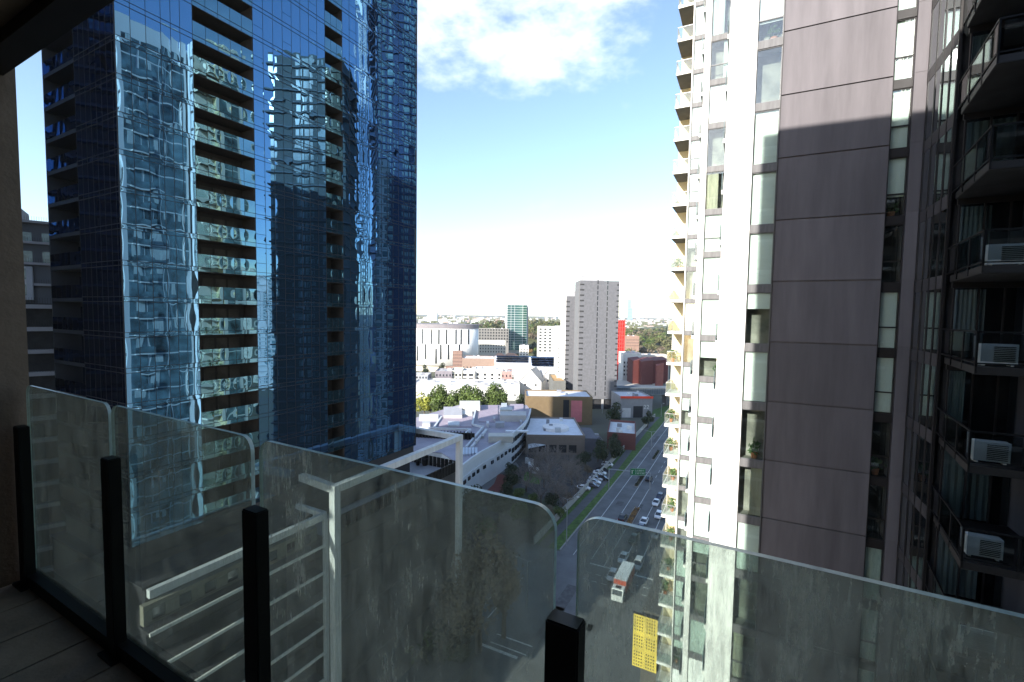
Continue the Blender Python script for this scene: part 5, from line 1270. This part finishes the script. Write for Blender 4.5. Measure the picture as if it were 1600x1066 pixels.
def sky_tower(px0, px1, yt, z, c, lab, name='skyscraper', crown=False):
    a = at(px0, yt, z); b = at(px1, yt, z); t = thing(name, lab, 'skyscraper', ((a.x + b.x) / 2, z, 0)); w_ = b.x - a.x
    k = MB(); k.box(-w_ / 2, w_ / 2, 0, w_, 0, a.z); k.build('wall', cmat(c, name='far tower glass', rough=.4), t)
    k = MB()
    for i in range(int(a.z / 30)): k.box(-w_ / 2 - .5, w_ / 2 + .5, -.5, 0, 20 + i * 30, 24 + i * 30)
    k.build('floor_band', cmat([x * .6 for x in c], name='far band'), t)
sky_tower(982, 986.5, 468, 4200, (0.22, 0.32, 0.45), 'tallest hazy blue tower alone on the skyline right of the concrete tower')
sky_tower(986, 989, 481, 4300, (0.25, 0.36, 0.5), 'shorter hazy tower joined right of the tallest skyline tower')
sky_tower(971, 976, 488, 3600, (0.45, 0.48, 0.5), 'low pale tower on the skyline above the red tower')
sky_tower(996, 1000, 488, 3900, (0.5, 0.5, 0.52), 'small pale tower on the skyline right of the tallest one')
sky_tower(1028, 1031, 487, 3900, (0.5, 0.52, 0.55), 'thin pale tower on the skyline beside the cream balconies')
sky_tower(668, 682, 489, 2600, (0.6, 0.62, 0.63), 'wide low pale block on the skyline above the drum hall')
sky_tower(708, 711, 484, 2900, (0.65, 0.65, 0.65), 'thin pale chimney on the skyline left of the wood', 'chimney')

# ================================================================== CARS, TRUCK, STREET THINGS
def loft(mb, secs):
    """secs: list of (x, [(y, z)...]) closed rings along the length"""
    n = len(secs[0][1]); vs = [(x, y, z) for x, ring in secs for y, z in ring]; fs = []
    for s in range(len(secs) - 1):
        for i in range(n): fs.append([s * n + i, s * n + (i + 1) % n, (s + 1) * n + (i + 1) % n, (s + 1) * n + i])
    fs += [list(range(n)), list(range((len(secs) - 1) * n, len(secs) * n))[::-1]]; mb.add(vs, fs)
def car(kind, colr, loc, rz, lab, grp, name='car', cat='car'):
    t = thing(name, lab, cat, loc, rz, grp); paint_ = cmat(colr, 0.25, 0.02, name='car paint')
    if kind == 'sedan': L_, W_, H_, belt, prof = 4.6, 1.8, 1.42, .88, ((-1.65, .95), (-1.05, 1.36), (.35, 1.42), (1.15, .95))
    elif kind == 'hatch': L_, W_, H_, belt, prof = 4.1, 1.75, 1.48, .92, ((-1.9, 1.0), (-1.55, 1.42), (.4, 1.48), (1.15, .98))
    elif kind == 'suv': L_, W_, H_, belt, prof = 4.7, 1.88, 1.75, 1.08, ((-2.15, 1.15), (-1.95, 1.68), (.5, 1.74), (1.2, 1.12))
    else: L_, W_, H_, belt, prof = 5.0, 1.95, 1.98, 1.15, ((-2.45, 1.3), (-2.35, 1.94), (1.0, 1.96), (1.75, 1.15))
    hw = W_ / 2; hl_ = L_ / 2
    def ring(w2, zb, zt): return [(-w2 * .94, zb), (w2 * .94, zb), (w2, zb + .22), (w2, zt - .1), (w2 * .93, zt), (-w2 * .93, zt), (-w2, zt - .1), (-w2, zb + .22)]
    k = MB(); k.smooth = False
    bz = belt
    loft(k, [(-hl_, ring(hw * .86, .36, bz - .14)), (-hl_ + .12, ring(hw * .95, .27, bz - .02)), (-hl_ + .7, ring(hw, .22, bz)), (prof[3][0], ring(hw, .22, bz)), (prof[3][0] + .5, ring(hw * .98, .22, bz - .06)), (hl_ - .25, ring(hw * .93, .24, bz - .2)), (hl_, ring(hw * .80, .34, bz - .34))])
    k.build('body', paint_, t)
    def cr_(w2, zb, zt, wt): return [(-w2, zb), (w2, zb), (wt, zt), (-wt, zt)]
    (x0, z0_), (x1, z1_), (x2, z2_), (x3, z3_) = prof
    k = MB(); b_ = bz - .06
    k.add([(x0 - .1, -hw * .9, b_), (x0 - .1, hw * .9, b_), (x3 + .15, hw * .9, b_), (x3 + .15, -hw * .9, b_), (x1, -hw * .72, z1_ - .05), (x1, hw * .72, z1_ - .05), (x2, hw * .72, z2_ - .05), (x2, -hw * .72, z2_ - .05)],
          [[3, 2, 1, 0], [4, 7, 6, 5], [0, 1, 5, 4], [1, 2, 6, 5], [2, 3, 7, 6], [3, 0, 4, 7]][:]); k.build('windows', M['glassdark'], t)
    k = MB(); k.add([(x1 - .03, -hw * .74, z1_ - .06), (x1 - .03, hw * .74, z1_ - .06), (x2 + .03, hw * .74, z2_ - .06), (x2 + .03, -hw * .74, z2_ - .06), (x1 + .1, -hw * .66, z1_), (x1 + .1, hw * .66, z1_), (x2 - .12, hw * .66, z2_), (x2 - .12, -hw * .66, z2_)],
          [[3, 2, 1, 0], [4, 5, 6, 7], [0, 1, 5, 4], [1, 2, 6, 5], [2, 3, 7, 6], [3, 0, 4, 7]]); 
    for sy in (-1, 1):
        k.beam((x0 - .05, sy * hw * .88, b_ + .05), (x1, sy * hw * .72, z1_ - .04), .07, .07); k.beam((x3 + .1, sy * hw * .88, b_ + .05), (x2, sy * hw * .72, z2_ - .04), .07, .07)
        k.beam(((x1 + x2) / 2, sy * hw * .905, b_), ((x1 + x2) / 2, sy * hw * .735, z1_ - .04), .07, .07)
    k.build('roof', paint_, t)
    for wx in (-hl_ + .82, hl_ - .85):
        for sy in (-1, 1):
            k = MB(); k.tube((wx, sy * (hw - .2), .32), (wx, sy * (hw + .01), .32), .32, n=14); wo_ = k.build('wheel', M['tyre'], t)
            k = MB(); k.tube((wx, sy * (hw - .1), .32), (wx, sy * (hw + .025), .32), .19, n=10); k.build('rim', M['rim'], wo_)
    for sy in (-1, 1):
        k = MB(); k.box(hl_ - .16, hl_ - .02, sy * hw * .45, sy * hw * .78, bz - .42, bz - .28); k.build('headlight', M['lamp_front'], t)
        k = MB(); k.box(-hl_ + .0, -hl_ + .1, sy * hw * .5, sy * hw * .84, bz - .32, bz - .14); k.build('tail_light', M['lamp_rear'], t)
        k = MB(); k.box(x3 - .25, x3 - .1, sy * hw * .98, sy * hw * 1.12, bz - .02, bz + .12); k.build('wing_mirror', paint_, t)
    return t
toCam = -math.pi / 2 - TH       # nose towards the camera along the road
away = math.pi / 2 - TH
WHT = (0.72, 0.73, 0.74); DK = (0.02, 0.022, 0.03); SIL = (0.42, 0.43, 0.45); NB = (0.02, 0.035, 0.09)
gq = 'cars queueing on the road'
for (px, py, kd, c, rz, lab) in ((1006, 818, 'sedan', WHT, toCam, 'white sedan in the queue, beside a dark car'), (973, 811, 'sedan', DK, away, 'black car alone in the left lane driving away'),
        (1001, 828, 'sedan', NB, toCam, 'dark blue car partly behind the glass edge'), (1024, 838, 'sedan', SIL, toCam, 'pale car at the right edge of the road just above the glass'), (990, 845, 'sedan', (0.03, 0.06, 0.05), toCam, 'dark green car seen through the dirty glass'),
        (974, 875, 'sedan', WHT, toCam, 'white sedan between the white hatchback and the dark green car'), (997, 886, 'suv', SIL, toCam, 'silver wagon in the middle lane seen through the glass'), (957, 903, 'hatch', WHT, toCam, 'white hatchback first in its lane beside the truck'),
        (1025, 788, 'sedan', WHT, toCam, 'white sedan just left of the balconies, beside the planted median'), (1031, 779, 'hatch', NB, toCam, 'dark blue hatchback behind a white sedan'), (1029, 808, 'hatch', WHT, toCam, 'white hatchback half hidden by the balconies'), (1014, 750, 'sedan', DK, away, 'black car under the green road sign')):
    p_ = gnd(px, py); car(kd, c, (p_.x, p_.y, 0.03), rz, lab, gq)
for i, (px, py, kd, c, lab) in enumerate(((937, 741, 'sedan', WHT, 'parked white sedan, farthest of the tight group'), (934, 746, 'hatch', WHT, 'parked white hatchback, second farthest of the tight group'), (931, 750.5, 'sedan', (0.6, .6, .62), 'parked pale grey sedan in the tight group'), (928, 755.5, 'sedan', WHT, 'parked white sedan, nearest of the tight group'), (941, 737, 'sedan', DK, 'parked dark sedan behind the tight white group'),
        (911, 765, 'sedan', WHT, 'parked white sedan standing apart nearer the camera'), (949, 728, 'hatch', WHT, 'parked white hatchback half under the dark trees'), (942, 750, 'hatch', DK, 'dark parked hatchback right of the white group'), (925, 761, 'sedan', (0.1, .1, .12), 'dark parked sedan between the lone white sedan and the tight group'))):
    p_ = gnd(px, py); car(kd, c, (p_.x, p_.y, 0.03), -TH + .1 + (.15 if i == 5 else 0), lab, 'cars parked beside the barrier wall')
p_ = gnd(771, 893); car('van', WHT, (p_.x, p_.y, .03), -.42, 'white van parked on the side street, seen through the dirty glass', None, 'van', 'van')
p_ = gnd(768, 911); car('sedan', SIL, (p_.x, p_.y, .03), -.42, 'silver car beside the white van on the side street', None)
# truck
p_ = gnd(972, 925); tk = thing('truck', 'white and red rigid box truck at the stop line, seen through the dirty glass', 'truck', (p_.x, p_.y, .03), toCam)
k = MB(); k.box(-5.4, 2.1, -1.22, 1.22, 1.1, 3.55); k.build('cargo_box', cmat((0.62, 0.64, 0.66), 0.5, .05, name='truck box'), tk)
k = MB(); k.box(2.1, 2.14, -1.2, 1.2, 1.1, 3.5); k.box(-5.4, 2.1, -1.235, -1.225, 1.15, 3.1); k.box(-5.4, 2.1, 1.225, 1.235, 1.15, 3.1); k.build('red_panel', cmat((0.38, 0.07, 0.04), name='truck red'), tk)
k = MB(); loft(k, [(2.45, [(-1.15, .5), (1.15, .5), (1.15, 2.7), (-1.15, 2.7)]), (3.9, [(-1.15, .5), (1.15, .5), (1.12, 2.6), (-1.12, 2.6)]), (4.35, [(-1.1, .45), (1.1, .45), (1.08, 1.5), (-1.08, 1.5)])]); k.build('cab', cmat((0.66, 0.67, 0.68), 0.4, .05, name='truck cab'), tk)
k = MB(); k.add([(3.98, -.98, 2.45), (3.98, .98, 2.45), (4.36, .95, 1.6), (4.36, -.95, 1.6)], [[0, 1, 2, 3]]); k.build('windscreen', M['glassdark'], tk)
k = MB(); k.box(2.9, 3.6, -.5, .5, 2.66, 2.78); k.build('roof_hatch', M['bronze'], tk)
k = MB(); k.box(-5.4, 4.2, -.9, .9, .6, 1.05); k.build('chassis', M['black'], tk)
for wx in (-4.3, -3.1, 3.2):
    for sy in (-1, 1):
        k = MB(); k.tube((wx, sy * .85, .5), (wx, sy * 1.16, .5), .5, n=14); wo_ = k.build('wheel', M['tyre'], tk); k = MB(); k.tube((wx, sy * 1.0, .5), (wx, sy * 1.18, .5), .27, n=10); k.build('rim', M['rim'], wo_)
for sy in (-1, 1):
    k = MB(); k.box(4.3, 4.4, sy * .6, sy * .95, .75, .95); k.build('headlight', M['lamp_front'], tk)
    k = MB(); k.box(3.9, 4.0, sy * 1.2, sy * 1.4, 1.7, 2.4); k.build('wing_mirror', M['black'], tk)
# gantry with the green road sign
L0 = gnd(951, 764); R0 = gnd(1015, 766)
gt = thing('sign_gantry', 'grey gantry arm spanning the road with a green road sign', 'road sign', (L0.x, L0.y, 0))
ax = Vector((R0.x - L0.x, R0.y - L0.y, 0)); 
k = MB(); k.tube((0, 0, 0), (0, 0, 6.6), .16, .13, 8); k.build('pole', M['metal'], gt); k = MB(); k.tube(ax, ax + Zv * 5.6, .14, .12, 8); k.build('pole', M['metal'], gt)
k = MB(); k.tube(Zv * 6.4, ax + Zv * 5.5, .13, .10, 8); k.build('arm', M['metal'], gt)
u = ax.normalized(); nrm = Vector((u.y, -u.x, 0)); f0 = .50; f1 = .86; Ls = ax.length; c = ax * .70 + Zv * 5.8
sw, sh = ax.length * .36, 2.3
k = MB(); P = lambda x, z, o_=.16: c + u * x + Zv * z + nrm * o_
def plate(x0, x1, z0, z1, o_=.16, th_=.05):
    k.add([P(x0, z0, o_), P(x1, z0, o_), P(x1, z1, o_), P(x0, z1, o_), P(x0, z0, o_ - th_), P(x1, z0, o_ - th_), P(x1, z1, o_ - th_), P(x0, z1, o_ - th_)], [[0, 1, 2, 3], [7, 6, 5, 4], [0, 4, 5, 1], [1, 5, 6, 2], [2, 6, 7, 3], [3, 7, 4, 0]])
plate(-sw / 2, sw / 2, -sh / 2, sh / 2); so_ = k.build('sign_board', cmat((0.01, 0.16, 0.06), name='sign green'), gt)
k = MB()
plate(-sw / 2 + .05, sw / 2 - .05, sh / 2 - .13, sh / 2 - .06, .19, .02); plate(-sw / 2 + .05, sw / 2 - .05, -sh / 2 + .06, -sh / 2 + .13, .19, .02); plate(-sw * .2, sw / 2 - .1, -.05, .04, .19, .02)
rn = random.Random(2)
for row, (z0_, z1_) in enumerate(((.25, .75), (-.75, -.25))):
    x = -sw * .17
    while x < sw / 2 - .45:
        plate(x, x + .08, z0_, z1_, .19, .02); plate(x + .08, x + .26, (z0_ + z1_) / 2 - .04, (z0_ + z1_) / 2 + .04, .19, .02)
        if rn.random() < .6: plate(x + .26, x + .34, z0_, z1_, .19, .02)
        x += .5
plate(-sw * .42, -sw * .36, -.6, .5, .19, .02); plate(-sw * .46, -sw * .26, .42, .52, .19, .02)
k.build('lettering', M['paint'], so_)
def lamp(base, h, arm, az, lab):
    t = thing('street_lamp', lab, 'street lamp', (base.x, base.y, 0), az, 'street lamps'); k = MB(); k.tube((0, 0, 0), (0, 0, h), .12, .07, 8); k.build('pole', M['metal'], t)
    k = MB(); k.tube((0, 0, h), (arm, 0, h + .5), .05, .04, 6); k.tube((0, 0, h), (-arm * .5, .2, h + .4), .05, .04, 6); k.build('arm', M['metal'], t)
    k = MB(); k.box(arm, arm + .7, -.15, .15, h + .42, h + .56); k.build('lamp_head', cmat((.6, .6, .6), name='lamp head'), t)
lamp(gnd(885, 852), 11.2, 2.2, .1, 'tall street lamp on the verge beside the glass gap'); lamp(gnd(1017, 712), 9.5, 3.5, math.pi - TH, 'street lamp with a long arm over the far lanes'); lamp(gnd(941, 646), 8, 1.6, 0, 'street lamp in front of the broad concrete tower'); lamp(gnd(1033, 652), 7, .8, 0, 'short lamp post on the sunlit verge'); lamp(gnd(823, 950), 9, 2, 2.8, 'street lamp at the crossing seen through the dirty glass')
# garden court below the curved building
def gpoly(name, m_, pts_, z):
    k = MB(); vs_ = [gnd(*p_, z) for p_ in pts_]; k.add([tuple(v) for v in vs_], [list(range(len(vs_)))]); return struct(k, name, m_)
gpoly('lawn', M['grass'], [(816, 752), (843, 757), (848, 745), (822, 737)], .06)
gpoly('red_paving', cmat((0.16, 0.04, 0.03), name='red paving'), [(757, 770), (786, 768), (795, 742), (778, 741), (772, 756)], .05)
gpoly('court_paving', cmat((0.16, 0.16, 0.16), name='court paving'), [(722, 775), (757, 770), (772, 756), (778, 741), (812, 730), (806, 722), (735, 765)], .04)
gpoly('garden_bed', M['foliage3'], [(780, 800), (862, 825), (872, 790), (800, 760), (786, 770)], .03)
gpoly('sunlit_verge', M['grass'], [(1011, 655), (1050, 655), (1050, 632), (1022, 640)], .07)
t = thing('garden_wall', 'zigzag white garden wall beside the small lawn', 'wall', gnd(836, 735)); O3 = gnd(836, 735)
k = MB(); zz = [gnd(*q_) - O3 for q_ in ((821, 724), (833, 727), (826, 733), (831, 739), (842, 741))]
for a_, b_ in zip(zz, zz[1:]): k.beam(a_ + Zv * 1.1, b_ + Zv * 1.1, .5, 2.2)
k.build('wall', M['white_render'], t)
t = thing('shade_canopy', 'small white tilted shade canopy on poles by the curved building', 'canopy', gnd(838, 712))
k = MB(); k.add([(-3.5, -2, 3.2), (3.5, -1.4, 4.6), (2.5, 3, 3.6), (-3, 2.4, 4.4), (-3.5, -2, 3.3), (3.5, -1.4, 4.7), (2.5, 3, 3.7), (-3, 2.4, 4.5)], [[0, 1, 2, 3], [7, 6, 5, 4], [0, 4, 5, 1], [1, 5, 6, 2], [2, 6, 7, 3], [3, 7, 4, 0]]); k.build('sail', M['paintwhite'], t)
k = MB(); 
for x, y, z in ((-3.4, -1.9, 3.2), (3.4, -1.3, 4.6), (2.4, 2.9, 3.6), (-2.9, 2.3, 4.4)): k.tube((x, y, 0), (x, y, z), .08, n=6)
k.build('pole', M['metal'], t)

# ================================================================== AIR
hb = MB(); hb.box(-2600, 3200, -260, 6200, -2.0, 170)
hz_o = hb.build('haze', bpy.data.materials.new('thin haze')); hm = hz_o.data.materials[0]; hm.use_nodes = True
nt_ = hm.node_tree; nt_.nodes.clear(); ho = nt_.nodes.new('ShaderNodeOutputMaterial'); hv_ = nt_.nodes.new('ShaderNodeVolumePrincipled')
hv_.inputs['Color'].default_value = (0.86, 0.93, 1.0, 1); hv_.inputs['Density'].default_value = 0.000062; nt_.links.new(hv_.outputs[0], ho.inputs['Volume'])
tag(hz_o, 'thin pale haze over the distant suburbs', 'haze', kind='stuff')
_bad = [(o.name, o['label']) for o in bpy.data.objects if o.get('label') and len(o['label'].replace('-', ' ').split()) > 16]
print('LONG', _bad)
